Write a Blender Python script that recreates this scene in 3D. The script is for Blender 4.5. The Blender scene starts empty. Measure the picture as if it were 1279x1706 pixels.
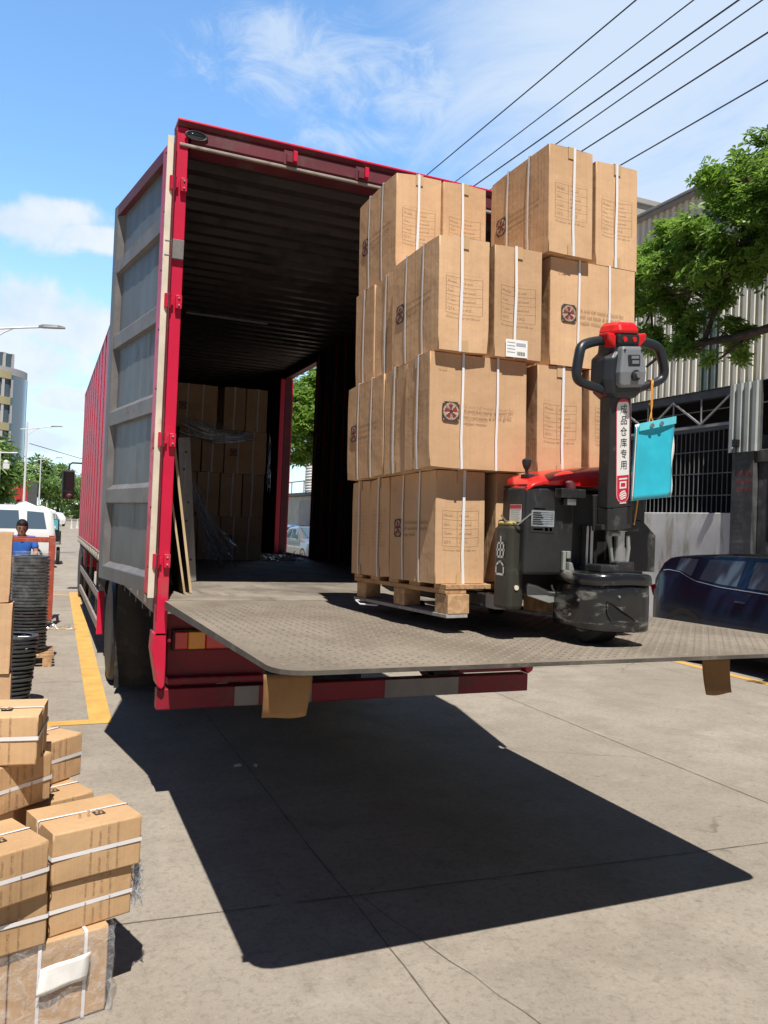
import bpy, bmesh, math, random
from mathutils import Vector, Matrix
R = math.radians
random.seed(7)
SC = bpy.context.scene
COL = SC.collection

# ------------------------------------------------------------------ camera, sky, sun, exposure
def camera():
    yaw, pitch, roll = 0.4032, 0.0141, 0.0407
    f = Vector((math.sin(yaw)*math.cos(pitch), math.cos(yaw)*math.cos(pitch), math.sin(pitch)))
    r = Vector((math.cos(yaw), -math.sin(yaw), 0)); u = r.cross(f)
    r2 = math.cos(roll)*r + math.sin(roll)*u; u2 = -math.sin(roll)*r + math.cos(roll)*u
    m = Matrix((( r2.x, u2.x, -f.x, 0), (r2.y, u2.y, -f.y, 0), (r2.z, u2.z, -f.z, 1.66), (0, 0, 0, 1)))
    cd = bpy.data.cameras.new('camera'); cd.sensor_fit = 'VERTICAL'; cd.sensor_height = 36; cd.sensor_width = 27
    cd.lens = 1325.9/1706*36; cd.clip_start = .05; cd.clip_end = 3000
    o = bpy.data.objects.new('camera', cd); COL.objects.link(o); o.matrix_world = m; SC.camera = o
camera()
SC.view_settings.view_transform = 'Standard'; SC.view_settings.look = 'None'
SC.view_settings.gamma = 1; SC.view_settings.use_curve_mapping = False
SC.view_settings.exposure = 0.38
SC.cycles.diffuse_bounces = 3
SUN_EL, SUN_AZ = R(62), R(191.5)          # azimuth clockwise from +Y: behind the truck, a little to the left
sd = bpy.data.lights.new('sun', 'SUN'); sd.energy = 5.0; sd.angle = R(.53); sd.color = (1, .95, .87)
so = bpy.data.objects.new('sun', sd); COL.objects.link(so)
_d = Vector((math.sin(SUN_AZ)*math.cos(SUN_EL), math.cos(SUN_AZ)*math.cos(SUN_EL), math.sin(SUN_EL)))
so.rotation_euler = _d.to_track_quat('Z', 'Y').to_euler(); so.location = _d*40

class NT:
    def __init__(s, nt): s.nt = nt; s.L = nt.links
    def n(s, t, **k):
        x = s.nt.nodes.new(t)
        for a, b in k.items(): setattr(x, a, b)
        return x
    def put(s, sock, v):
        if v is None: return
        if hasattr(v, 'is_linked') or hasattr(v, 'links'): s.L.new(v, sock)
        else:
            if isinstance(v, (tuple, list)) and len(v) == 3 and len(getattr(sock, 'default_value', ())) == 4: v = (*v, 1)
            sock.default_value = v
    def math(s, op, a, b=None, c=None, clamp=False):
        x = s.n('ShaderNodeMath', operation=op, use_clamp=clamp)
        s.put(x.inputs[0], a); s.put(x.inputs[1], b); s.put(x.inputs[2], c); return x.outputs[0]
    def vec(s, op, a, b=None):
        x = s.n('ShaderNodeVectorMath', operation=op); s.put(x.inputs[0], a); s.put(x.inputs[1], b)
        return x.outputs['Value'] if op in ('DOT_PRODUCT', 'LENGTH', 'DISTANCE') else x.outputs[0]
    def scale(s, v, sx, sy=None, sz=None):
        x = s.n('ShaderNodeMapping'); s.put(x.inputs['Vector'], v)
        x.inputs['Scale'].default_value = (sx, sx if sy is None else sy, sx if sz is None else sz); return x.outputs[0]
    def noise(s, v, scale, detail=4, rough=.55, dist=0.0):
        x = s.n('ShaderNodeTexNoise'); s.put(x.inputs['Vector'], v); x.inputs['Scale'].default_value = scale
        x.inputs['Detail'].default_value = detail; x.inputs['Roughness'].default_value = rough; x.inputs['Distortion'].default_value = dist
        return x.outputs['Fac']
    def smooth(s, v, lo, hi, a=0.0, b=1.0):
        x = s.n('ShaderNodeMapRange', interpolation_type='SMOOTHSTEP'); s.put(x.inputs[0], v)
        for i, q in enumerate((lo, hi, a, b)): x.inputs[1+i].default_value = q
        return x.outputs[0]
    def mix(s, fac, a, b, blend='MIX'):
        x = s.n('ShaderNodeMix', data_type='RGBA', blend_type=blend); s.put(x.inputs[0], fac); s.put(x.inputs[6], a); s.put(x.inputs[7], b)
        return x.outputs[2]
    def bump(s, h, strength=.3, dist=.01, normal=None):
        x = s.n('ShaderNodeBump'); s.put(x.inputs['Height'], h); x.inputs['Strength'].default_value = strength; x.inputs['Distance'].default_value = dist
        if normal is not None: s.put(x.inputs['Normal'], normal)
        return x.outputs[0]

CLOUD = .5
def world():
    w = bpy.data.worlds.new('World'); SC.world = w; w.use_nodes = True
    t = NT(w.node_tree); w.node_tree.nodes.clear()
    out = t.n('ShaderNodeOutputWorld'); bg = t.n('ShaderNodeBackground'); t.L.new(bg.outputs[0], out.inputs[0])
    sky = t.n('ShaderNodeTexSky', sky_type='NISHITA'); sky.sun_disc = False; sky.sun_elevation = SUN_EL; sky.sun_rotation = SUN_AZ
    sky.air_density = 1.0; sky.dust_density = .4; sky.ozone_density = 2.5; sky.altitude = 50
    d = t.n('ShaderNodeTexCoord').outputs['Generated']
    sep = t.n('ShaderNodeSeparateXYZ'); t.L.new(d, sep.inputs[0])
    zz = t.math('ADD', t.math('MAXIMUM', sep.outputs[2], 0.0), .18)
    cmb = t.n('ShaderNodeCombineXYZ'); t.put(cmb.inputs[0], t.math('DIVIDE', sep.outputs[0], zz)); t.put(cmb.inputs[1], t.math('DIVIDE', sep.outputs[1], zz))
    pl = cmb.outputs[0]
    fine = t.noise(d, 9.0, 8, .6, .2)
    puff = t.math('SUBTRACT', fine, .5)
    # cumulus banks low on the left of the street
    blobs = [  # direction, half width, half height
        ((-0.0364, 0.9503, 0.3093), 0.085, 0.030), ((-0.0011, 0.9449, 0.3274), 0.055, 0.020), ((0.0342, 0.951, 0.3072), 0.060, 0.018), ((-0.0302, 0.9745, 0.2222), 0.085, 0.045), ((0.014, 0.9779, 0.2087), 0.070, 0.040), ((-0.0403, 0.9853, 0.1658), 0.090, 0.040), ((0.0211, 0.9917, 0.1267), 0.055, 0.020), ((-0.0119, 0.9969, 0.0778), 0.090, 0.030), ((-0.1231, 0.9656, 0.2292), 0.120, 0.050)]
    wisps = [((0.2728, 0.8232, 0.4979), 0.160, 0.055), ((0.3661, 0.8024, 0.4713), 0.140, 0.050), ((0.2186, 0.827, 0.518), 0.100, 0.040), ((0.3371, 0.8336, 0.4376), 0.100, 0.030)]
    tot = None
    for dv, a, b in blobs+wisps:
        if (dv, a, b) == wisps[0]: cumtot, tot = tot, None
        c = Vector(dv).normalized(); rt = Vector((c.y, -c.x, 0)).normalized(); up = rt.cross(c)
        df = t.vec('SUBTRACT', d, tuple(c))
        uu = t.math('DIVIDE', t.vec('DOT_PRODUCT', df, tuple(rt)), a); vv = t.math('DIVIDE', t.vec('DOT_PRODUCT', df, tuple(up)), b)
        rr = t.math('SQRT', t.math('ADD', t.math('MULTIPLY', uu, uu), t.math('MULTIPLY', vv, vv)))
        m = t.math('SUBTRACT', 1.0, rr)
        tot = m if tot is None else t.math('MAXIMUM', tot, m)
    cum = t.smooth(t.math('ADD', cumtot, t.math('MULTIPLY', puff, 2.6)), -.15, .55, 0, .94)
    wfine = t.noise(t.scale(d, 1, 1, 1.6), 11.0, 9, .68, 1.2)
    wsp = t.smooth(t.math('ADD', tot, t.math('MULTIPLY', t.math('SUBTRACT', wfine, .5), 3.0)), -.1, 1.2, 0, .75)
    # high thin veil, thick to the right of the street, with torn streaky edges
    east = t.vec('DOT_PRODUCT', d, tuple(Vector((.80, .42, .42)).normalized()))
    streak = t.noise(t.scale(pl, 1.3, .6), 2.4, 9, .66, 1.1)
    soft = t.noise(pl, 1.1, 4, .55, .5)
    veil = t.math('ADD', t.smooth(east, .72, .97, -.25, 1.05), t.math('MULTIPLY', t.math('SUBTRACT', streak, .5), 1.7))
    veil = t.math('ADD', veil, t.math('MULTIPLY', t.math('SUBTRACT', soft, .5), 1.0))
    veil = t.math('MAXIMUM', t.smooth(veil, -.05, .95, 0, .92), wsp)
    # milky band near the horizon
    hz = t.smooth(sep.outputs[2], .0, .40, .62, 0.0)
    ahead = t.smooth(t.vec('DOT_PRODUCT', d, (.36, .933, 0)), .25, .65)      # cloud kept low ahead; unseen sky overhead and behind is dimmed to weaken the fill light
    north = t.math('MULTIPLY', ahead, t.smooth(sep.outputs[2], .62, .80, 1, 0))
    cover = t.math('MULTIPLY', t.math('MAXIMUM', t.math('MAXIMUM', cum, veil), hz), north)
    lum = t.mix(t.math('MULTIPLY', t.smooth(fine, .3, .7), cum), (14.2*CLOUD, 16.8*CLOUD, 20.2*CLOUD), (19.0*CLOUD, 20.0*CLOUD, 21.4*CLOUD))
    tint = t.mix(north, t.mix(1.0, sky.outputs[0], (.22, .27, .36), 'MULTIPLY'), t.mix(1.0, sky.outputs[0], (2.3, 2.85, 3.05), 'MULTIPLY'))
    col = t.mix(cover, tint, lum)
    t.L.new(col, bg.inputs[0]); bg.inputs[1].default_value = .075
world()

# ------------------------------------------------------------------ materials
MATS = {}
def mat(name, col, rough=.6, metal=0.0, var=.15, vscale=6.0, bump=0.0, bscale=60.0, bdist=.004, dirt=None, dirtamt=0.0, dscale=3.0, rnd=0.0,
        coat=0.0, trans=0.0, spec=.5, dstretch=None):
    """plain painted / metal / cloth surface: base colour with soft mottling, optional dirt in noise patches and fine bump"""
    m = bpy.data.materials.new(name); m.use_nodes = True; MATS[name] = m
    t = NT(m.node_tree); b = m.node_tree.nodes['Principled BSDF']
    co = t.n('ShaderNodeTexCoord').outputs['Object']
    c = None
    if var:
        n = t.noise(co, vscale, 5, .6)
        lo = tuple(x*(1-var) for x in col); hi = tuple(min(1, x*(1+var)) for x in col)
        c = t.mix(t.smooth(n, .3, .7), lo, hi)
    else: c = t.mix(0.0, col, col)
    if rnd:
        oi = t.n('ShaderNodeObjectInfo').outputs['Random']
        k = t.math('ADD', 1-rnd, t.math('MULTIPLY', oi, 2*rnd))
        mx = t.n('ShaderNodeVectorMath', operation='SCALE'); t.put(mx.inputs[0], c); t.put(mx.inputs['Scale'], k); c = mx.outputs[0]
    ro = rough
    if dirt:
        v = co if not dstretch else t.scale(co, *dstretch)
        dn = t.math('MULTIPLY', t.smooth(t.noise(v, dscale, 8, .65, .4), .62-dirtamt*.35, .78-dirtamt*.2), min(1, .45+dirtamt))
        c = t.mix(dn, c, dirt)
        ro = t.math('ADD', rough, t.math('MULTIPLY', dn, max(0, .85-rough)))
    t.put(b.inputs['Base Color'], c); t.put(b.inputs['Roughness'], ro); b.inputs['Metallic'].default_value = metal
    b.inputs['Coat Weight'].default_value = coat; b.inputs['Specular IOR Level'].default_value = spec
    if bump: t.put(b.inputs['Normal'], t.bump(t.noise(co, bscale, 5, .6), bump, bdist))
    return m

def mat_kraft(name, a, bcol):
    m = bpy.data.materials.new(name); m.use_nodes = True; MATS[name] = m
    t = NT(m.node_tree); b = m.node_tree.nodes['Principled BSDF']
    co = t.n('ShaderNodeTexCoord').outputs['Object']; oi = t.n('ShaderNodeObjectInfo').outputs['Random']
    off = t.vec('ADD', co, None); nv = off.node
    cm = t.n('ShaderNodeCombineXYZ'); 
    for i in range(3): t.put(cm.inputs[i], t.math('MULTIPLY', oi, 7.0+i*5))
    t.put(nv.inputs[1], cm.outputs[0])
    big = t.noise(off, 3.0, 4, .6); flute = t.noise(t.scale(off, 90, 90, 1.5), 1.0, 2, .5); grain = t.noise(t.scale(off, 60, 60, 220), 1.0, 3, .6)
    c = t.mix(t.smooth(big, .3, .7), a, bcol)
    c = t.mix(t.math('MULTIPLY', t.smooth(grain, .45, .75), .12), c, tuple(x*.55 for x in a))
    c = t.mix(t.math('MULTIPLY', t.smooth(flute, .4, .7), .10), c, tuple(x*.6 for x in a))
    sc = t.smooth(t.noise(t.scale(off, 5, 5, 14), 1.0, 6, .7, .6), .66, .74)
    c = t.mix(t.math('MULTIPLY', sc, .25), c, tuple(min(1, x*1.35) for x in bcol))
    k = t.math('ADD', .86, t.math('MULTIPLY', oi, .24))
    mx = t.n('ShaderNodeVectorMath', operation='SCALE'); t.put(mx.inputs[0], c); t.put(mx.inputs['Scale'], k)
    t.put(b.inputs['Base Color'], mx.outputs[0]); b.inputs['Roughness'].default_value = .78; b.inputs['Specular IOR Level'].default_value = .25
    dent = t.noise(off, 7.0, 3, .5)
    h = t.math('ADD', t.math('MULTIPLY', flute, .25), dent)
    t.put(b.inputs['Normal'], t.bump(h, .42, .016))
    return m

def mat_ground():
    m = bpy.data.materials.new('concrete_ground'); m.use_nodes = True; MATS['concrete_ground'] = m
    t = NT(m.node_tree); b = m.node_tree.nodes['Principled BSDF']
    co = t.n('ShaderNodeTexCoord').outputs['Object']
    big = t.noise(co, .35, 4, .6); mid = t.noise(co, 2.2, 7, .65); grit = t.noise(co, 60, 6, .8); fine = t.noise(co, 330, 3, .7)
    c = t.mix(t.smooth(big, .35, .65), (.275, .240, .198), (.350, .309, .258))
    c = t.mix(t.math('MULTIPLY', t.smooth(mid, .42, .68), .55), c, (.215, .185, .150))
    c = t.mix(t.math('MULTIPLY', t.smooth(grit, .52, .70), .70), c, (.125, .108, .088))
    c = t.mix(t.math('MULTIPLY', t.smooth(fine, .54, .68), .75), c, (.47, .42, .355))
    g2 = t.noise(co, 26, 5, .75); c = t.mix(t.math('MULTIPLY', t.smooth(g2, .50, .62), .42), c, (.175, .152, .126)); g3 = t.noise(t.vec('ADD', co, (3.1, 1.7, .4)), 44, 3, .7); c = t.mix(t.math('MULTIPLY', t.smooth(g3, .58, .68), .22), c, (.47, .43, .37))
    blot = t.smooth(t.noise(co, 11, 6, .7, .5), .56, .68); c = t.mix(t.math('MULTIPLY', blot, .35), c, (.165, .143, .118))
    # tyre-dark streaks along the road and oil spots
    st = t.smooth(t.noise(t.scale(co, 1.5, .12, 1), 1.0, 6, .7, .3), .58, .74)
    c = t.mix(t.math('MULTIPLY', st, .35), c, (.19, .165, .135))
    sp = t.smooth(t.noise(co, 5.5, 3, .5, .3), .70, .76)
    c = t.mix(t.math('MULTIPLY', sp, .55), c, (.12, .105, .09))
    vo = t.n('ShaderNodeTexVoronoi', feature='DISTANCE_TO_EDGE'); t.put(vo.inputs['Vector'], t.vec('ADD', co, None)); vo.inputs['Scale'].default_value = .17
    nz = t.n('ShaderNodeTexNoise'); t.put(nz.inputs['Vector'], co); nz.inputs['Scale'].default_value = 1.6; nz.inputs['Detail'].default_value = 8
    addv = vo.inputs['Vector'].links[0].from_node; 
    sv = t.n('ShaderNodeVectorMath', operation='SCALE'); t.put(sv.inputs[0], nz.outputs['Color']); sv.inputs['Scale'].default_value = .9
    t.put(addv.inputs[1], sv.outputs[0])
    ck = t.math('MULTIPLY', t.smooth(vo.outputs['Distance'], .0, .0035, 1, 0), t.smooth(t.noise(co, .5, 3), .52, .62))
    c = t.mix(t.math('MULTIPLY', ck, .6), c, (.10, .085, .07))
    oil = t.smooth(t.noise(t.scale(co, 1, .8, 1), .9, 5, .6, 1.2), .62, .72)
    c = t.mix(t.math('MULTIPLY', oil, .38), c, (.15, .132, .112))
    pale = t.smooth(t.noise(co, 1.3, 8, .7, .6), .58, .70)
    c = t.mix(t.math('MULTIPLY', pale, .30), c, (.44, .40, .345))
    t.put(b.inputs['Base Color'], c); t.put(b.inputs['Roughness'], t.smooth(mid, .3, .7, .82, .95)); b.inputs['Specular IOR Level'].default_value = .25
    h = t.math('ADD', t.math('MULTIPLY', grit, .6), t.math('MULTIPLY', fine, .5))
    t.put(b.inputs['Normal'], t.bump(h, .6, .006))
    return m

def mat_plate():
    """dusty tread plate: grey-brown steel, dust filling, worn paths"""
    m = bpy.data.materials.new('tread_plate'); m.use_nodes = True; MATS['tread_plate'] = m
    t = NT(m.node_tree); b = m.node_tree.nodes['Principled BSDF']
    co = t.n('ShaderNodeTexCoord').outputs['Object']
    big = t.noise(t.scale(co, 1.2, .6, 1), 1.6, 6, .6, .3); mid = t.noise(co, 14, 6, .7); fine = t.noise(co, 150, 3, .7)
    c = t.mix(t.smooth(big, .35, .68), (.190, .158, .122), (.300, .255, .202))
    c = t.mix(t.math('MULTIPLY', t.smooth(mid, .45, .7), .45), c, (.15, .132, .11))
    c = t.mix(t.math('MULTIPLY', t.smooth(fine, .5, .7), .3), c, (.42, .37, .31))
    sc = t.smooth(t.noise(t.scale(co, 2.5, 30, 1), 1.0, 4, .7, .5), .66, .72)
    c = t.mix(t.math('MULTIPLY', sc, .35), c, (.46, .42, .36))
    t.put(b.inputs['Base Color'], c); b.inputs['Metallic'].default_value = .15; t.put(b.inputs['Roughness'], t.smooth(mid, .3, .7, .55, .8))
    t.put(b.inputs['Normal'], t.bump(t.noise(co, 120, 4, .7), .25, .003))
    return m

def mat_clear(name, col, alpha, rough=.12, bscale=25, bstr=.8, streak=None):
    m = bpy.data.materials.new(name); m.use_nodes = True; MATS[name] = m
    t = NT(m.node_tree); b = m.node_tree.nodes['Principled BSDF']
    co = t.n('ShaderNodeTexCoord').outputs['Object']
    v = co if not streak else t.scale(co, *streak)
    n = t.noise(v, bscale, 6, .65, .8)
    b.inputs['Base Color'].default_value = (*col, 1); b.inputs['Roughness'].default_value = rough
    t.put(b.inputs['Alpha'], t.smooth(n, .38, .72, alpha*.45, min(1, alpha*1.9)))
    t.put(b.inputs['Normal'], t.bump(n, bstr, .02)); b.inputs['Specular IOR Level'].default_value = .7
    return m

def mat_glass(name, col, rough=.03, spec=.9, coat=.6):
    m = bpy.data.materials.new(name); m.use_nodes = True; MATS[name] = m
    b = m.node_tree.nodes['Principled BSDF']; b.inputs['Base Color'].default_value = (*col, 1); b.inputs['Roughness'].default_value = rough
    b.inputs['Specular IOR Level'].default_value = spec; b.inputs['Coat Weight'].default_value = coat; b.inputs['Coat Roughness'].default_value = .02
    return m

def mat_leaf(name, dark, light, trans=.35):
    m = bpy.data.materials.new(name); m.use_nodes = True; MATS[name] = m
    t = NT(m.node_tree); b = m.node_tree.nodes['Principled BSDF']; out = m.node_tree.nodes['Material Output']
    at = t.n('ShaderNodeAttribute'); at.attribute_name = 'tint'
    c = t.mix(at.outputs['Fac'], dark, light)
    t.put(b.inputs['Base Color'], c); b.inputs['Roughness'].default_value = .42; b.inputs['Specular IOR Level'].default_value = .45
    tr = t.n('ShaderNodeBsdfTranslucent'); t.put(tr.inputs[0], t.mix(.5, c, tuple(min(1, x*1.9) for x in light)))
    ms = t.n('ShaderNodeMixShader'); ms.inputs[0].default_value = trans
    t.L.new(b.outputs[0], ms.inputs[1]); t.L.new(tr.outputs[0], ms.inputs[2]); t.L.new(ms.outputs[0], out.inputs[0])
    return m

def mat_wood(name, a, bcol, scale=(3, 40, 40), rough=.8):
    m = bpy.data.materials.new(name); m.use_nodes = True; MATS[name] = m
    t = NT(m.node_tree); b = m.node_tree.nodes['Principled BSDF']
    co = t.n('ShaderNodeTexCoord').outputs['Object']
    g = t.noise(t.scale(co, *scale), 1.0, 5, .65, .6); k = t.noise(co, 5, 4, .6)
    c = t.mix(t.smooth(g, .35, .68), a, bcol); c = t.mix(t.math('MULTIPLY', t.smooth(k, .5, .75), .4), c, tuple(x*.5 for x in a))
    t.put(b.inputs['Base Color'], c); b.inputs['Roughness'].default_value = rough; b.inputs['Specular IOR Level'].default_value = .25
    t.put(b.inputs['Normal'], t.bump(g, .35, .004))
    return m

mat_ground(); mat_plate()
mat_kraft('kraft', (.56, .355, .202), (.65, .425, .248))
mat_kraft('kraft_yellow', (.50, .315, .165), (.575, .375, .205))
mat_kraft('kraft_flap', (.25, .135, .055), (.30, .17, .075))
mat('print_brown', (.30, .185, .10), .8, var=0)
mat('print_faint', (.43, .275, .16), .8, var=0)
mat('print_dark', (.045, .03, .03), .7, var=.1)
mat('print_red', (.30, .03, .03), .7, var=.1)
mat('print_cream', (.62, .47, .33), .8, var=.1)
mat('strap_white', (.74, .735, .75), .35, var=.04)
mat('tape_tan', (.53, .355, .195), .35, var=.05)
mat('paper_white', (.80, .79, .76), .7, var=.05, vscale=30)
mat('paper_ink', (.35, .40, .48), .7, var=0)
mat('truck_red', (.58, .008, .048), .38, var=.12, vscale=2.5, dirt=(.20, .09, .075), dirtamt=.18, dscale=5, bump=.06, bscale=30)
mat('truck_red_side', (.50, .008, .038), .45, var=.10, vscale=1.5, dirt=(.22, .05, .05), dirtamt=.05, dscale=3, bump=.05, bscale=14, dstretch=(1, 6, .5), spec=.35)
mat('bumper_red_shade', (.27, .010, .026), .5, var=.15, vscale=4, dirt=(.16, .10, .085), dirtamt=.3, dscale=6, bump=.06, bscale=30)  # truck red with the shade under the platform put into it, plus dirt patches
mat('truck_maroon', (.115, .012, .022), .55, var=.2, vscale=4, dirt=(.10, .075, .06), dirtamt=.35, dscale=5)
mat('door_grey', (.105, .118, .125), .5, var=.16, vscale=3, dirt=(.17, .155, .145), dirtamt=.28, dscale=3, bump=.12, bscale=24, dstretch=(3, 3, .7))
mat('door_rail', (.165, .155, .152), .55, var=.18, vscale=6, dirt=(.10, .085, .08), dirtamt=.22, dscale=12)
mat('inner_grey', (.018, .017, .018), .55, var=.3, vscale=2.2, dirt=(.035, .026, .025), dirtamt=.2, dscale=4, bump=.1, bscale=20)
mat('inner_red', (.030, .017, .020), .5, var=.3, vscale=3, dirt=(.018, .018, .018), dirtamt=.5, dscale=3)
mat('seal_cream', (.64, .57, .45), .6, var=.1, dirt=(.25, .18, .12), dirtamt=.15, dscale=9)
mat('chassis_black', (.022, .021, .021), .6, var=.3, dirt=(.10, .085, .07), dirtamt=.35, dscale=4)
mat('rubber', (.018, .018, .019), .55, var=.25, dirt=(.085, .075, .065), dirtamt=.35, dscale=7, bump=.2, bscale=50)
mat('steel_dusty', (.30, .26, .225), .6, var=.2, dirt=(.12, .09, .075), dirtamt=.3, dscale=6)
mat('steel_bright', (.55, .55, .55), .32, metal=.9, var=.12)
mat('lamp_red', (.75, .018, .012), .2, var=.05, coat=.5)
mat('lamp_amber', (.88, .33, .012), .2, var=.05, coat=.5)
mat('reflector_white', (.30, .27, .255), .45, var=.12, dirt=(.35, .30, .27), dirtamt=.2, dscale=9)
mat('yellow_paint', (.60, .345, .085), .75, var=.14, vscale=4, dirt=(.33, .27, .19), dirtamt=.26, dscale=11, bump=.2, bscale=120)
mat('black_plastic', (.022, .022, .024), .42, var=.2, dirt=(.15, .145, .135), dirtamt=.12, dscale=10, bump=.08, bscale=70)
mat('black_worn', (.020, .020, .021), .38, var=.3, dirt=(.13, .125, .115), dirtamt=.24, dscale=7, bump=.1, bscale=40, dstretch=(1.6, 1.6, .6))
mat('black_gloss', (.012, .012, .013), .20, var=.3, dirt=(.36, .355, .33), dirtamt=.26, dscale=8, bump=.2, bscale=14, dstretch=(.8, .8, 2.6), coat=.3)
mat('black_scuffed', (.024, .024, .025), .38, var=.3, dirt=(.17, .165, .15), dirtamt=.26, dscale=13, bump=.12, bscale=40)
mat('olive_black', (.030, .029, .022), .45, var=.2, dirt=(.16, .15, .13), dirtamt=.18, dscale=9)
mat('grip_blue_black', (.018, .023, .030), .38, var=.1)
mat('signal_red', (.66, .012, .014), .30, var=.05, coat=.3)
mat('panel_grey', (.20, .215, .235), .45, var=.06)
mat('sticker_white', (.80, .79, .77), .4, var=.03)
mat('sticker_red', (.56, .02, .05), .4, var=.05)
mat('ink_black', (.02, .02, .022), .5, var=0)
mat('ink_white', (.72, .72, .70), .5, var=.08)
mat('plate_silver', (.38, .42, .44), .35, metal=.5, var=.2, vscale=40)
mat('folder_cyan', (.035, .46, .60), .25, var=.12, vscale=6, coat=.3)
mat('folder_edge', (.12, .55, .64), .25, var=.08)
mat('cord_orange', (.72, .33, .05), .7, var=.1)
mat('arm_grey', (.30, .32, .30), .45, metal=.3, var=.15)
mat('dust_yellow', (.45, .37, .12), .9, var=.25, vscale=40)
mat_wood('pallet_wood', (.30, .175, .09), (.52, .33, .18), (30, 3, 30))
mat_wood('pallet_wood_end', (.36, .215, .115), (.56, .36, .20), (30, 30, 30))
mat_wood('plank_grey', (.27, .26, .245), (.38, .365, .345), (30, 30, 2.5))
mat_wood('plywood_face', (.075, .05, .035), (.115, .08, .055), (20, 20, 2))
mat_wood('plywood_edge', (.45, .33, .18), (.58, .44, .26), (30, 30, 2))
mat_clear('stretch_film', (.80, .82, .85), .20, .14, 22, .9)
mat_clear('film_thin', (.75, .78, .80), .07, .10, 9, .25)
mat_clear('film_wisp', (.78, .82, .88), .26, .2, 30, 1.0, streak=(1, 1, 6))
mat('film_strands', (.80, .84, .90), .22, metal=.75, var=.1)

# ------------------------------------------------------------------ mesh helpers
_TXT = {}
def text_polys(s, res=2):
    if s not in _TXT:
        cu = bpy.data.curves.new('lettering', 'FONT'); cu.body = s; cu.size = 1; cu.resolution_u = res
        o = bpy.data.objects.new('lettering', cu); COL.objects.link(o)
        bpy.context.view_layer.update()
        me = bpy.data.meshes.new_from_object(o.evaluated_get(bpy.context.evaluated_depsgraph_get()))
        _TXT[s] = ([v.co.copy() for v in me.vertices], [tuple(p.vertices) for p in me.polygons])
        bpy.data.objects.remove(o); bpy.data.curves.remove(cu); bpy.data.meshes.remove(me)
    return _TXT[s]

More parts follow.
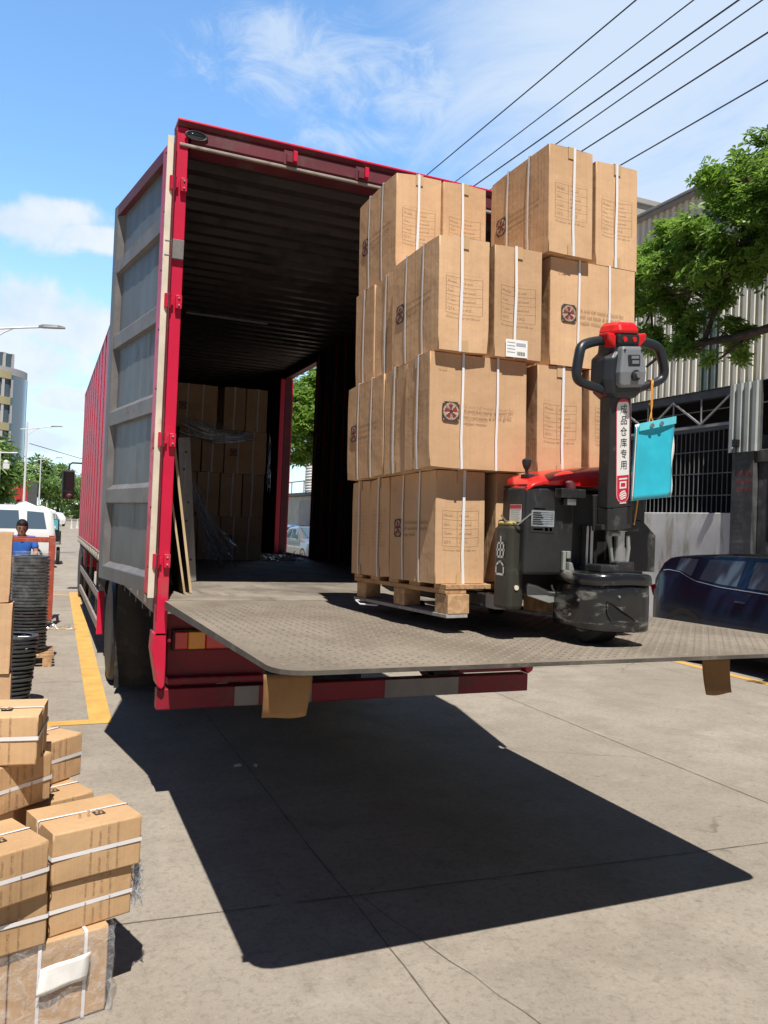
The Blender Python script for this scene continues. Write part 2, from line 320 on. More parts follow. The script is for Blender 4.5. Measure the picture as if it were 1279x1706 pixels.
class MB:
    def __init__(s): s.v, s.f, s.m, s.s, s.M = [], [], [], [], None
    def add(s, vs, fs, mi=0, sm=False):
        b = len(s.v)
        for p in vs:
            p = Vector(p); s.v.append(s.M @ p if s.M is not None else p)
        for f in fs: s.f.append(tuple(b+i for i in f)); s.m.append(mi); s.s.append(sm)
        return s
    def box(s, x0, x1, y0, y1, z0, z1, mi=0):
        return s.add([(x, y, z) for x in (x0, x1) for y in (y0, y1) for z in (z0, z1)],
                     [(0, 1, 3, 2), (4, 6, 7, 5), (0, 4, 5, 1), (2, 3, 7, 6), (0, 2, 6, 4), (1, 5, 7, 3)], mi)
    def beam(s, p, q, w, h, mi=0, up=(0, 0, 1)):
        p, q = Vector(p), Vector(q); d = (q-p).normalized(); up = Vector(up)
        if abs(d.dot(up)) > .98: up = Vector((0, 1, 0))
        a = d.cross(up).normalized()*w/2; c = a.normalized().cross(d).normalized()*h/2
        vs = [p-a-c, p+a-c, p+a+c, p-a+c, q-a-c, q+a-c, q+a+c, q-a+c]
        return s.add(vs, [(3, 2, 1, 0), (4, 5, 6, 7), (0, 1, 5, 4), (1, 2, 6, 5), (2, 3, 7, 6), (3, 0, 4, 7)], mi)
    def prism(s, poly, axis, a0, a1, mi=0, sm=False):
        n = len(poly)
        def pt(u, v, a): return {'x': (a, u, v), 'y': (u, a, v), 'z': (u, v, a)}[axis]
        vs = [pt(u, v, a0) for u, v in poly]+[pt(u, v, a1) for u, v in poly]
        s.add(vs, [tuple(range(n)), tuple(range(2*n-1, n-1, -1))], mi)
        b = len(s.v)-2*n
        for i in range(n):
            j = (i+1) % n; s.f.append((b+i, b+j, b+n+j, b+n+i)); s.m.append(mi); s.s.append(sm)
        return s
    def loft(s, rings, mi=0, sm=True, caps=True, closed=True):
        n = len(rings[0]); vs = [p for r in rings for p in r]; fs = []
        for k in range(len(rings)-1):
            for i in range(n if closed else n-1):
                j = (i+1) % n; fs.append((k*n+i, k*n+j, (k+1)*n+j, (k+1)*n+i))
        s.add(vs, fs, mi, sm)
        if caps:
            b = len(s.v)-len(vs); s.f += [tuple(b+i for i in range(n)), tuple(b+len(vs)-n+i for i in range(n-1, -1, -1))]; s.m += [mi, mi]; s.s += [False, False]
        return s
    def tube(s, pts, r, n=8, mi=0, caps=True):
        pts = [Vector(p) for p in pts]; rs = r if isinstance(r, (list, tuple)) else [r]*len(pts)
        t0 = (pts[1]-pts[0]).normalized(); ref = Vector((0, 0, 1)) if abs(t0.z) < .9 else Vector((1, 0, 0))
        a = t0.cross(ref).normalized(); rings = []
        for i, p in enumerate(pts):
            t = (pts[min(i+1, len(pts)-1)]-pts[max(i-1, 0)]).normalized()
            a = (a-t*a.dot(t)).normalized(); c = t.cross(a)
            rings.append([p+(a*math.cos(2*math.pi*k/n)+c*math.sin(2*math.pi*k/n))*rs[i] for k in range(n)])
        return s.loft(rings, mi, True, caps)
    def cyl(s, p, q, r, n=16, mi=0, r2=None): return s.tube([p, q], [r, r if r2 is None else r2], n, mi)
    def lathe(s, prof, c, axis='z', n=24, mi=0, caps=True):
        rings = []
        for r, h in prof:
            ring = []
            for k in range(n):
                a = 2*math.pi*k/n; u, v = r*math.cos(a), r*math.sin(a)
                ring.append({'z': (c[0]+u, c[1]+v, c[2]+h), 'x': (c[0]+h, c[1]+u, c[2]+v), 'y': (c[0]+u, c[1]+h, c[2]+v)}[axis])
            rings.append(ring)
        return s.loft(rings, mi, True, caps)
    def ball(s, c, r, nu=14, nv=9, mi=0):
        r = r if isinstance(r, (tuple, list)) else (r, r, r)
        rings = [[(c[0]+r[0]*math.sin(math.pi*(j+.001)/(nv+.002))*math.cos(2*math.pi*i/nu), c[1]+r[1]*math.sin(math.pi*(j+.001)/(nv+.002))*math.sin(2*math.pi*i/nu),
                   c[2]-r[2]*math.cos(math.pi*(j+.001)/(nv+.002))) for i in range(nu)] for j in range(nv+1)]
        return s.loft(rings, mi)
    def quad(s, a, b, c, d, mi=0): return s.add([a, b, c, d], [(0, 1, 2, 3)], mi)
    def text(s, st, size, o, u, v, mi=0, align='l', stretch=1.0, shear=0):
        """lettering on the plane through o with right vector u and up vector v"""
        vs, fs = text_polys(st); o, u, v = Vector(o), Vector(u).normalized(), Vector(v).normalized()
        if not vs: return s
        w = max(p.x for p in vs); dx = 0 if align == 'l' else -w/2 if align == 'c' else -w
        return s.add([o+u*((p.x+dx)*size*stretch+p.y*size*shear)+v*(p.y*size) for p in vs], fs, mi)
    def build(s, name, mats, parent=None, bevel=0.0, seg=2, ang=35):
        me = bpy.data.meshes.new(name); me.from_pydata([tuple(p) for p in s.v], [], s.f)
        for m in (mats if isinstance(mats, (list, tuple)) else [mats]): me.materials.append(MATS[m])
        me.polygons.foreach_set('material_index', s.m); me.polygons.foreach_set('use_smooth', s.s)
        bm = bmesh.new(); bm.from_mesh(me); bmesh.ops.recalc_face_normals(bm, faces=bm.faces); bm.to_mesh(me); bm.free()
        if any(s.s): me.set_sharp_from_angle(angle=R(ang))
        o = bpy.data.objects.new(name, me); COL.objects.link(o)
        if parent is not None: attach(o, parent)
        if bevel:
            b = o.modifiers.new('bevel', 'BEVEL'); b.width = bevel; b.segments = seg; b.limit_method = 'ANGLE'; b.angle_limit = R(40); b.harden_normals = False
        return o

def wm(o):
    m = Matrix.LocRotScale(o.location, o.rotation_euler, o.scale)
    return wm(o.parent) @ o.matrix_parent_inverse @ m if o.parent else m
def attach(o, parent):
    o.parent = parent; o.matrix_parent_inverse = wm(parent).inverted()
def tag(o, label=None, cat=None, group=None, kind=None):
    for k, v in (('label', label), ('category', cat), ('group', group), ('kind', kind)):
        if v: o[k] = v
    return o
def thing(name, label, cat, loc=(0, 0, 0), rz=0.0, group=None):
    o = bpy.data.objects.new(name, None); COL.objects.link(o); o.location = loc; o.rotation_euler = (0, 0, rz); o.empty_display_size = .2
    return tag(o, label, cat, group)
def kids(o): return [c for c in COL.objects if c.parent == o]
def dup(root, loc=None, rot=None, label=None, group=None, skip=()):
    def cp(o, par):
        c = o.copy(); COL.objects.link(c)
        if par is not None: c.parent = par; c.matrix_parent_inverse = o.matrix_parent_inverse.copy()
        for k in KID.get(o.name, []):
            if k.name.split('.')[0] not in skip: cp(k, c)
        return c
    KID = {}
    for x in COL.objects:
        if x.parent: KID.setdefault(x.parent.name, []).append(x)
    r = cp(root, None)
    if loc is not None: r.location = loc
    if rot is not None: r.rotation_euler = rot
    if label: r['label'] = label
    if group: r['group'] = group
    return r
def grid(mb, fn, nu, nv, mi=0, sm=True):
    vs = [fn(i/nu, j/nv) for j in range(nv+1) for i in range(nu+1)]
    fs = [(j*(nu+1)+i, j*(nu+1)+i+1, (j+1)*(nu+1)+i+1, (j+1)*(nu+1)+i) for j in range(nv) for i in range(nu)]
    return mb.add(vs, fs, mi, sm)

# ------------------------------------------------------------------ ground, joints, markings
g = MB(); g.quad((-300, -120, 0), (300, -120, 0), (300, 700, 0), (-300, 700, 0)); tag(g.build('ground', 'concrete_ground'), kind='structure')
mat('joint_dark', (.135, .116, .094), .9, var=.4, vscale=9)
mat('joint_pale', (.46, .42, .35), .9, var=.2, vscale=20)
def wobble_strip(mb, p, q, w, z, amp=.012, step=.12, gaps=0.0, mi=0):
    p, q = Vector((*p, z)), Vector((*q, z)); n = max(2, int((q-p).length/step)); d = (q-p).normalized(); s = Vector((d.y, -d.x, 0))
    o = 0; L = []
    for i in range(n+1):
        o = o*.85+random.uniform(-amp, amp)*.5; c = p.lerp(q, i/n)+s*o; ww = w*random.uniform(.55, 1.3)/2
        L.append((c-s*ww, c+s*ww))
    for i in range(n):
        if random.random() < gaps: continue
        mb.quad(L[i][0], L[i][1], L[i+1][1], L[i+1][0], mi)
def joints():
    m = MB()
    X = [(-1.62, 0), (1.33, 1), (4.27, 1), (7.15, 0), (-4.5, 0)]
    for x, k in X: wobble_strip(m, (x-.02, -1), (x+.02 if x != 1.33 else 1.40, 60), .0065, .0024, .006, gaps=.03)
    for y, s in [(3.386, -.06), (-1.2, -.05), (8.3, -.04), (12.9, 0), (17.6, 0), (22.4, 0), (27.2, 0), (33, 0), (40, 0)]:
        wobble_strip(m, (-9, y-s*9), (7.2, y+s*7.2), .0065, .0026, .006, gaps=.03)
    wobble_strip(m, (1.36, 3.30), (1.62, 2.2), .0035, .003, .03, .12)          # stray crack
    wobble_strip(m, (3.2, 5.2), (4.27, 4.6), .0035, .003, .05, .15)
    tag(m.build('pavement_joints', 'joint_dark'), kind='structure')
joints()
m = MB()      # yellow bay lines, 4 mm proud
def strip(m, a, b, c, d, z=.004): m.quad((*a, z), (*b, z), (*c, z), (*d, z))
strip(m, (.395, 6.60), (.565, 6.60), (.72, 17.3), (.53, 17.3))
strip(m, (-2.4, 6.62), (.394, 6.60), (.394, 6.74), (-2.4, 6.76))
strip(m, (-2.4, 11.95), (.469, 11.92), (.469, 12.02), (-2.4, 12.06))
strip(m, (-2.4, 16.7), (.52, 16.68), (.52, 16.85), (-2.4, 16.9))
strip(m, (7.50, -2), (7.62, -2), (7.80, 9.4), (7.66, 9.4))
strip(m, (7.68, 9.8), (7.80, 9.8), (8.1, 30), (7.96, 30))
strip(m, (5.4, 26.0), (5.55, 26.0), (5.6, 33), (5.45, 33))
tag(m.build('road_marking', 'yellow_paint'), kind='structure')
m = MB(); m.prism([(8.95, 0), (9.0, .14), (60, .14), (60, 0)], 'y', -10, 60, 0); tag(m.build('pavement', 'concrete_ground'), kind='structure')
for i, (x, y, s) in enumerate([(1.253, 5.246, .03), (1.367, 5.214, .025), (1.5, 5.204, .022)]):
    m = MB(); m.M = Matrix.Translation((x, y, .006)) @ Matrix.Rotation(i*1.1, 4, 'Z')
    m.add([(-s, -s*.5, 0), (s, -s*.4, .002), (s*.7, s*.5, .012), (-s*.6, s*.45, .009)], [(0, 1, 2, 3)])
    tag(m.build('paper_scrap', 'paper_white'), ('pale litter scrap on the ground in the truck shadow, left of three', 'pale litter scrap on the ground in the truck shadow, middle of three',
        'pale litter scrap on the ground in the truck shadow, right of three')[i], 'litter', 'scraps on the ground under the truck')

# ------------------------------------------------------------------ the truck
X0, X1, Y0, Y1, ZF, ZR = .600, 3.117, 4.574, 15.70, 1.178, 3.89
truck = thing('box_truck', 'long red ribbed cargo truck, rear doors open and a level tail lift', 'truck', (1.86, Y0, 0))
def T(mb, name, mats, bevel=0.0, parent=None, **k): return mb.build(name, mats, parent or truck, bevel, **k)
def corr(mb, axis_pts, fn, mi=0):
    vs = []; n = len(axis_pts)
    for a, o in axis_pts: vs += list(fn(a, o))
    k = len(vs)//n
    fs = [(i*k+j, i*k+j+1, (i+1)*k+j+1, (i+1)*k+j) for i in range(n-1) for j in range(k-1)]
    mb.add(vs, fs, mi)
def trap(a0, a1, pitch, depth, duty=.5, slope=.14):
    pts = []; a = a0
    while a < a1-1e-6:
        for f, o in ((0, 0), (duty-slope, 0), (duty, depth), (1-slope, depth)):
            if a+f*pitch < a1: pts.append((a+f*pitch, o))
        a += pitch
    return pts+[(a1, 0)]
mat('cargo_floor', (.22, .19, .155), .75, var=.35, vscale=3, dirt=(.08, .07, .065), dirtamt=.35, dscale=2.5, bump=.15, bscale=70, dstretch=(4, .7, 1))
mat_glass('car_glass', (.012, .014, .016))
mat('edge_dark', (.075, .066, .056), .65, var=.3, dirt=(.20, .17, .14), dirtamt=.3, dscale=8)
mat("tread_stud", (.175, .147, .115), .5, metal=.2, var=.3, vscale=9, dirt=(.27, .235, .19), dirtamt=.4, dscale=2.5)
# outer and inner skins
m = MB(); corr(m, trap(Y0+.10, Y1, .62, .055, .72, .07), lambda a, o: [(X0+o, a, 1.20), (X0+o, a, 3.80)]); T(m, 'side_wall', 'truck_red_side')
DY0, DY1, DZ1 = 9.43, 10.80, 3.63
m = MB()
for a0, a1, z0, z1 in ((Y0+.10, DY0, 1.2, 3.80), (DY1, Y1, 1.2, 3.80), (DY0, DY1, DZ1, 3.80)):
    corr(m, trap(a0, a1, .28, .045, .55, .10), lambda a, o: [(X1-o, a, z0), (X1-o, a, z1)])
T(m, 'side_wall', 'truck_red_side')
m = MB(); corr(m, trap(Y0+.1, Y1, .16, .018), lambda a, o: [(X0+.062-o, a, ZF), (X0+.062-o, a, 3.76)])
for a0, a1, z0, z1 in ((Y0+.10, DY0, ZF, 3.76), (DY1, Y1, ZF, 3.76), (DY0, DY1, DZ1, 3.76)):
    corr(m, trap(a0, a1, .16, .018), lambda a, o: [(X1-.062+o, a, z0), (X1-.062+o, a, z1)])
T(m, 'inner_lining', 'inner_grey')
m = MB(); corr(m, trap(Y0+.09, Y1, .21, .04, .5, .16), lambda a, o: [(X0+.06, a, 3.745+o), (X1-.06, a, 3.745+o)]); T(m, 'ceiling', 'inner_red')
m = MB(); m.prism([(X0-.005, 3.79), (X0+.03, 3.875), (X0+.5, 3.892), (X1-.5, 3.892), (X1-.03, 3.875), (X1+.005, 3.79)], 'y', Y0+.12, Y1+.02); T(m, 'roof', 'truck_maroon')
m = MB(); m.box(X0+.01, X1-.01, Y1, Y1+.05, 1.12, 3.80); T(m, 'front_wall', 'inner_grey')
m = MB(); m.box(X0+.049, X1-.049, Y0+.02, Y1, 1.101, ZF)
T(m, 'cargo_floor', 'cargo_floor')
m = MB(); m.box(1.25, 2.10, 8.30, 8.325, 3.728, 3.742); T(m, 'roof_bow', 'steel_bright')
# rails under the side skins, with the cross-member ends showing as pale notches
for x0, x1, side in ((X0-.012, X0+.05, -1), (X1-.05, X1+.012, 1)):
    m = MB(); m.box(x0, x1, Y0+.1, Y1, 1.10, 1.205)
    y = Y0+.35
    while y < Y1-.2:
        xa = x0-.008 if side < 0 else x1-.004; m.box(xa, xa+.012, y, y+.10, 1.125, 1.175, 1); y += .42
    T(m, 'bottom_rail', ['steel_dusty', 'seal_cream'], .004)
# rear frame: posts, header with rain lip, sill
m = MB()
m.box(X0-.004, X0+.060, Y0, Y0+.095, .98, 3.844); m.box(X1-.060, X1+.004, Y0, Y0+.095, .98, 3.844)
m.prism([(Y0-.004, 3.752), (Y0-.004, 3.8445), (Y0+.13, 3.8445), (Y0+.13, 3.752)], 'x', X0+.0725, X1-.0725, 1); m.prism([(Y0-.004, 3.845), (Y0-.030, 3.8655), (Y0+.13, 3.8655), (Y0+.13, 3.845)], 'x', X0-.004, X1+.004, 1); m.prism([(Y0-.032, 3.866), (Y0-.030, 3.880), (Y0+.13, 3.882), (Y0+.13, 3.866)], 'x', X0-.006, X1+.006)
m.box(X0+.01, X1-.01, Y0-.012, Y0+.008, 3.735, 3.7515, 2); m.box(X0+.0725, X1-.0725, Y0+.0085, Y0+.13, 3.736, 3.7515, 1)
T(m, 'rear_frame', ['truck_red', 'truck_maroon', 'steel_dusty'], .004)
m = MB(); m.box(X0+.075, X1-.075, Y0-.010, Y0-.0045, 3.765, 3.838); T(m, 'header_panel', 'truck_maroon', .002)
for x in (.70, X1-.10):
    lamp = MB(); lamp.M = Matrix.Translation((x, Y0-.012, 3.802)) @ Matrix.Diagonal((1.45, 1, .62, 1))
    lamp.lathe([(.038, .010), (.038, -.002), (.030, -.008), (.012, -.013)], (0, 0, 0), 'y', 20); o = T(lamp, 'marker_lamp', 'car_glass')
    ring = MB(); ring.M = lamp.M; ring.tube([(.040*math.cos(a*math.pi/10), -.004, .040*math.sin(a*math.pi/10)) for a in range(21)], .006, 6); ring.build('lamp_rim', 'rubber', o)
for x in (1.255, 1.71):
    m = MB(); m.box(x-.03, x+.005, Y0-.035, Y0-.011, 3.765, 3.815, 1); m.box(x+.005, x+.030, Y0-.05, Y0-.011, 3.77, 3.832, 0); m.box(x-.045, x+.04, Y0-.016, Y0-.011, 3.755, 3.84, 1)
    T(m, 'latch_keeper', ['truck_red', 'truck_maroon'], .003)
# rear doors, swung round beside the truck
def rear_door(hx, hy, ang, side):
    """inner face outwards; local u runs from the hinge outwards, n is the visible face"""
    d = Vector((math.sin(ang)*side, math.cos(ang), 0)); nrm = Vector((-d.y, d.x, 0)) if side < 0 else Vector((d.y, -d.x, 0))
    M = Matrix(((d.x, nrm.x, 0, hx), (d.y, nrm.y, 0, hy), (0, 0, 1, 0), (0, 0, 0, 1)))
    W, z0, z1 = 1.16, 1.215, 3.735
    m = MB(); m.M = M
    m.box(0, .075, -.055, .012, z0, z1); m.box(.0755, W-.0755, -.055, .010, z1-.075, z1, 2); m.box(.0755, W-.0755, -.055, .010, z0, z0+.085, 1); m.box(W-.075, W, -.055, .012, z0, z1, 1)
    m.box(.076, W-.076, -.055, -.050, z0+.09, z1-.076, 1)
    door = T(m, 'rear_door', ['truck_red', 'door_grey', 'truck_maroon'], .004)
    p = MB(); p.M = M
    grid(p, lambda s, t: (.076+s*(W-.152), -.026+.0008*math.sin(s*W*2*math.pi/.19)+.0012*math.sin(s*9+t*17), z0+.086+t*(z1-z0-.162)), 90, 30)
    for i in range(5):      # ribs: flat raised band with sloping ledge above
        zt = z0+.515*i+.085
        if i: 
            p.prism([(-.046, zt-.100), (.004, zt-.092), (.004, zt-.005), (-.044, zt+.045)], 'x', .0762, W-.0762, 1)
        else: p.prism([(-.044, zt+.001), (.006, zt+.001), (-.044, zt+.05)], 'x', .0762, W-.0762, 1)
    for u in (.077, W-.077):
        s2 = .05 if u < .5 else -.07
        p.add([(u, .006, z0+.086), (u+s2, -.044, z0+.086), (u, -.044, z0+.086), (u, .006, z1-.076), (u+s2, -.044, z1-.076), (u, -.044, z1-.076)], [(0, 1, 4, 3), (0, 2, 1), (3, 4, 5)], 1)
    p.build('door_panel', ['door_grey', 'door_rail'], door)
    sl = MB(); sl.M = M; sl.prism([(-.034, -.012), (-.018, -.02), (-.015, .018), (-.028, .020)], 'z', z0-.02, z1+.04, 0)
    for k in range(8): sl.cyl((-.02, .021, z0+.15+k*.33), (-.02, .026, z0+.15+k*.33), .006, 8, 1)
    sl.build('door_seal', ['seal_cream', 'chassis_black'], door)
    bar = MB(); bar.M = M
    bar.cyl((-.068, -.012, z0-.05), (-.068, -.012, z1+.06), .006, 10, 0); bar.build('hinge_rod', 'truck_maroon', door)
    return door
rear_door(.560, Y0+.015, R(9.5), -1)
rear_door(X1-.0+.045, Y0+.015, R(3.0), 1)
for side, xp in ((-1, X0+.012), (1, X1-.012)):
    for z in (3.51, 2.85, 2.075, 1.40):
        m = MB(); s = side
        m.box(*sorted((xp-s*.012, xp-s*.047)), Y0-.028, Y0-.001, z-.037, z+.037); m.cyl((xp+s*.03, Y0-.016, z-.040), (xp+s*.03, Y0-.016, z+.040), .020, 14); m.box(*sorted((xp-s*.0, xp+s*.03)), Y0-.022, Y0-.006, z-.022, z+.022)
        for zz in (z-.02, z+.02): m.cyl((xp-s*.03, Y0-.034, zz), (xp-s*.03, Y0-.028, zz), .006, 8, 1)
        T(m, 'door_hinge', ['truck_red', 'steel_dusty'], .003)
    m = MB(); m.box(*sorted((xp-side*.045, xp+side*.02)), Y0-.022, Y0-.001, 3.09, 3.20); m.cyl((xp+side*.02, Y0-.012, 3.185), (xp+side*.06, Y0-.012, 3.185), .007, 8); m.cyl((xp+side*.02, Y0-.012, 3.105), (xp+side*.06, Y0-.012, 3.105), .007, 8)
    T(m, 'door_stop', 'door_rail', .003)
# side doorway in the right wall with its red leaf swung out
m = MB(); m.box(X1-.09, X1+.01, DY0-.05, DY0, 1.18, DZ1+.05); m.box(X1-.09, X1+.01, DY0+.001, DY1-.001, DZ1, DZ1+.05); m.box(X1-.085, X1+.015, DY1, DY1+.055, 1.18, DZ1+.05)
T(m, 'side_door_frame', 'truck_maroon', .004)
m = MB(); m.box(X1+.022, X1+.050, DY1+.07, DY1+1.35, 1.19, DZ1); T(m, 'side_door', 'truck_red', .004)
m = MB(); m.box(X1-.155, X1-.088, DY1-.005, DY1+.05, 1.182, DZ1-.01); T(m, 'door_edge', 'truck_red', .006)
# chassis
m = MB()
for x in (1.42, 2.22): m.box(x, x+.08, Y0+.35, 17.6, .80, 1.02)
y = Y0+.5
while y < Y1: m.box(X0+.03, X1-.03, y, y+.06, 1.025, 1.098); y += .42
m.box(X0+.05, X1-.05, Y0+.14, Y0+.24, .86, 1.10)
T(m, 'chassis', 'chassis_black')
m = MB(); m.cyl((X0+.25, 8.3, .50), (X1-.25, 8.3, .50), .075, 14); m.ball((1.86, 8.3, .50), .2)
for x in (1.33, 2.38): m.box(x, x+.08, 7.55, 9.05, .66, .70); m.box(x-.01, x+.09, 8.2, 8.4, .55, .78)
T(m, 'rear_axle', 'chassis_black')
def wheel(x, y, side, dual=True):
    m = MB(); r = .505; prof = [(.30, -.125), (.40, -.135), (.475, -.125), (.500, -.09), (r, -.085), (r, -.055), (.492, -.05), (.492, -.035), (r, -.03), (r, .03), (.492, .035), (.492, .05), (r, .055), (r, .085), (.500, .09), (.475, .125), (.40, .135), (.30, .125)]
    m.lathe(prof, (x, y, r), 'x', 48)
    if dual: m.lathe(prof, (x-side*.31, y, r), 'x', 48)
    w = T(m, 'wheel', 'rubber')
    t = MB(); s = side; t.lathe([(.30, s*.10), (.28, s*.12), (.255, s*.02), (.16, -s*.02), (.15, s*.06), (.10, s*.09), (.02, s*.10)], (x, y, r), 'x', 32); 
    for k in range(10): a = k*math.pi/5; t.cyl((x-s*.02, y+.2*math.cos(a), r+.2*math.sin(a)), (x+s*.02, y+.2*math.cos(a), r+.2*math.sin(a)), .016, 6)
    t.build('rim', 'steel_dusty', w)
for y in (8.3,): wheel(X0+.16, y, -1); wheel(X1-.16, y, 1)
wheel(X0+.2, 16.6, -1, False); wheel(X1-.2, 16.6, 1, False)
for x0 in (X0+.05, X1-.45):
    m = MB(); grid(m, lambda s, t: (x0+.40*s, 7.66+.02*math.sin(s*5+t*3)-.03*(1-t)**2, .06+.95*t), 8, 12)
    grid(m, lambda s, t: (x0+.40*s, 7.672+.02*math.sin(s*5+t*3)-.03*(1-t)**2, .06+.95*t), 8, 12); T(m, 'mudflap', 'rubber')
    m = MB(); m.loft([[(xx, 8.3+.62*math.cos(a), .50+.62*math.sin(a)) for xx in (x0, x0+.4)] for a in [R(q) for q in range(20, 165, 12)]], 0, True, False, False); T(m, 'wheel_arch', 'chassis_black')
# side guards
for xs, s in ((X0+.035, -1), (X1-.035, 1)):
    m = MB()
    for z in (.615, .275): m.box(xs-.015, xs+.015, 9.86, 14.9, z, z+.10)
    for y in (10.8, 12.4, 14.0): m.box(xs+.016 if s < 0 else xs-.05, xs+.05 if s < 0 else xs-.016, y, y+.05, .25, 1.02)
    o = T(m, 'side_guard', 'steel_dusty', .004)
    m = MB(); m.box(xs-.02, xs+.05 if s < 0 else xs+.02, 9.80, 9.856, .235, .735) ; m.build('guard_end_plate', 'truck_red', o, .004)
    for k in range(8): m = MB(); m.box(xs-.017 if s < 0 else xs+.0155, xs-.0155 if s < 0 else xs+.017, 10.0+k*.6, 10.3+k*.6, .645, .685); m.build('reflector', 'reflector_white', o)
m = MB(); m.tube([(1.02, 11.2, .66), (1.02, 12.6, .66)], .24, 20); m.box(.98, 1.06, 11.4, 11.45, .62, 1.0); m.box(.98, 1.06, 12.3, 12.35, .62, 1.0); T(m, 'fuel_tank', 'chassis_black')
m = MB(); m.box(2.5, 3.0, 11.2, 12.4, .45, .95); T(m, 'battery_box', 'chassis_black', .02)
# rear end below the floor: red pods with shade in the paint, lights, bumper, lift arms
m = MB()
m.prism([(X0-.012, 1.0), (X0+.060, 1.0), (X0+.060, .70), (X0+.045, .68), (X0+.02, .70), (X0-.018, .90)], 'y', Y0+.0, Y0+.16); T(m, 'corner_post', 'truck_red', .006)
m = MB(); m.prism([(X1+.02, 1.0), (X1-.075, 1.0), (X1-.075, .70), (X1-.055, .68), (X1-.02, .70), (X1+.03, .90)], 'y', Y0+.0, Y0+.16)
T(m, 'corner_post', 'truck_red', .006)
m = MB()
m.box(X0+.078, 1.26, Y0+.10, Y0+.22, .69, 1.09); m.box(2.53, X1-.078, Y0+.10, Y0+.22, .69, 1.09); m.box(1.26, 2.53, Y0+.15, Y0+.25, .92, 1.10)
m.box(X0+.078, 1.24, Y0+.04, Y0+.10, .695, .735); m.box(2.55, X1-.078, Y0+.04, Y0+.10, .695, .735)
T(m, 'rear_panel', 'bumper_red_shade', .008)
for x in (X0+.10, X1-.10-.40):
    m = MB(); m.box(x, x+.40, Y0+.055, Y0+.099, .885, 1.005, 3); 
    o = T(m, 'tail_lamp', ['lamp_red', 'lamp_amber', 'reflector_white', 'chassis_black'], .004)
    for u0, u1, k, nm in ((.012, .085, 'lamp_red', 'brake_lens'), (.088, .185, 'lamp_amber', 'indicator_lens'), (.188, .39, 'lamp_red', 'running_lens')):
        m = MB(); m.box(x+u0, x+u1, Y0+.040, Y0+.0545, .895, .995); m.build(nm, k, o, .006)
m = MB(); YB = Y0+.035; m.box(.625, 3.086, YB+.003, YB+.09, .557, .675); bump_o = T(m, 'underrun_bumper', 'bumper_red_shade', .006)
for a, b in ((1.067, 1.21), (1.40, 1.538), (2.022, 2.546)): m = MB(); m.box(a, b, YB, YB+.0025, .560, .672); m.build('white_band', 'reflector_white', bump_o)
m = MB()
for a, b in ((1.06, 1.14), (2.60, 2.68)): m.box(a, b, YB+.10, YB+.5, .57, .66); m.box(a, b, YB+.40, YB+.5, .66, .95)
m.beam((2.30, Y0+.6, .95), (2.44, Y0+.15, .60), .05, .06); m.beam((1.50, Y0+.25, .80), (1.50, Y0-.7, 1.09), .06, .10); m.beam((2.36, Y0+.25, .80), (2.36, Y0-.7, 1.09), .06, .10)
m.cyl((1.65, Y0+.3, .72), (1.65, Y0-.8, 1.08), .035, 12); m.cyl((2.2, Y0+.3, .72), (2.2, Y0-.8, 1.08), .035, 12); m.box(1.36, 2.46, Y0+.25, Y0+.37, .78, .90)
T(m, 'lift_arms', 'chassis_black', .003)
m = MB(); m.box(1.36, 1.98, Y0+.02, Y0+.06, .80, .905)
for x in (1.43, 1.67, 1.90): m.cyl((x, Y0+.012, .83), (x, Y0+.02, .83), .014, 10, 1)
T(m, 'lift_pivot_plate', ['dust_yellow', 'chassis_black'], .004)
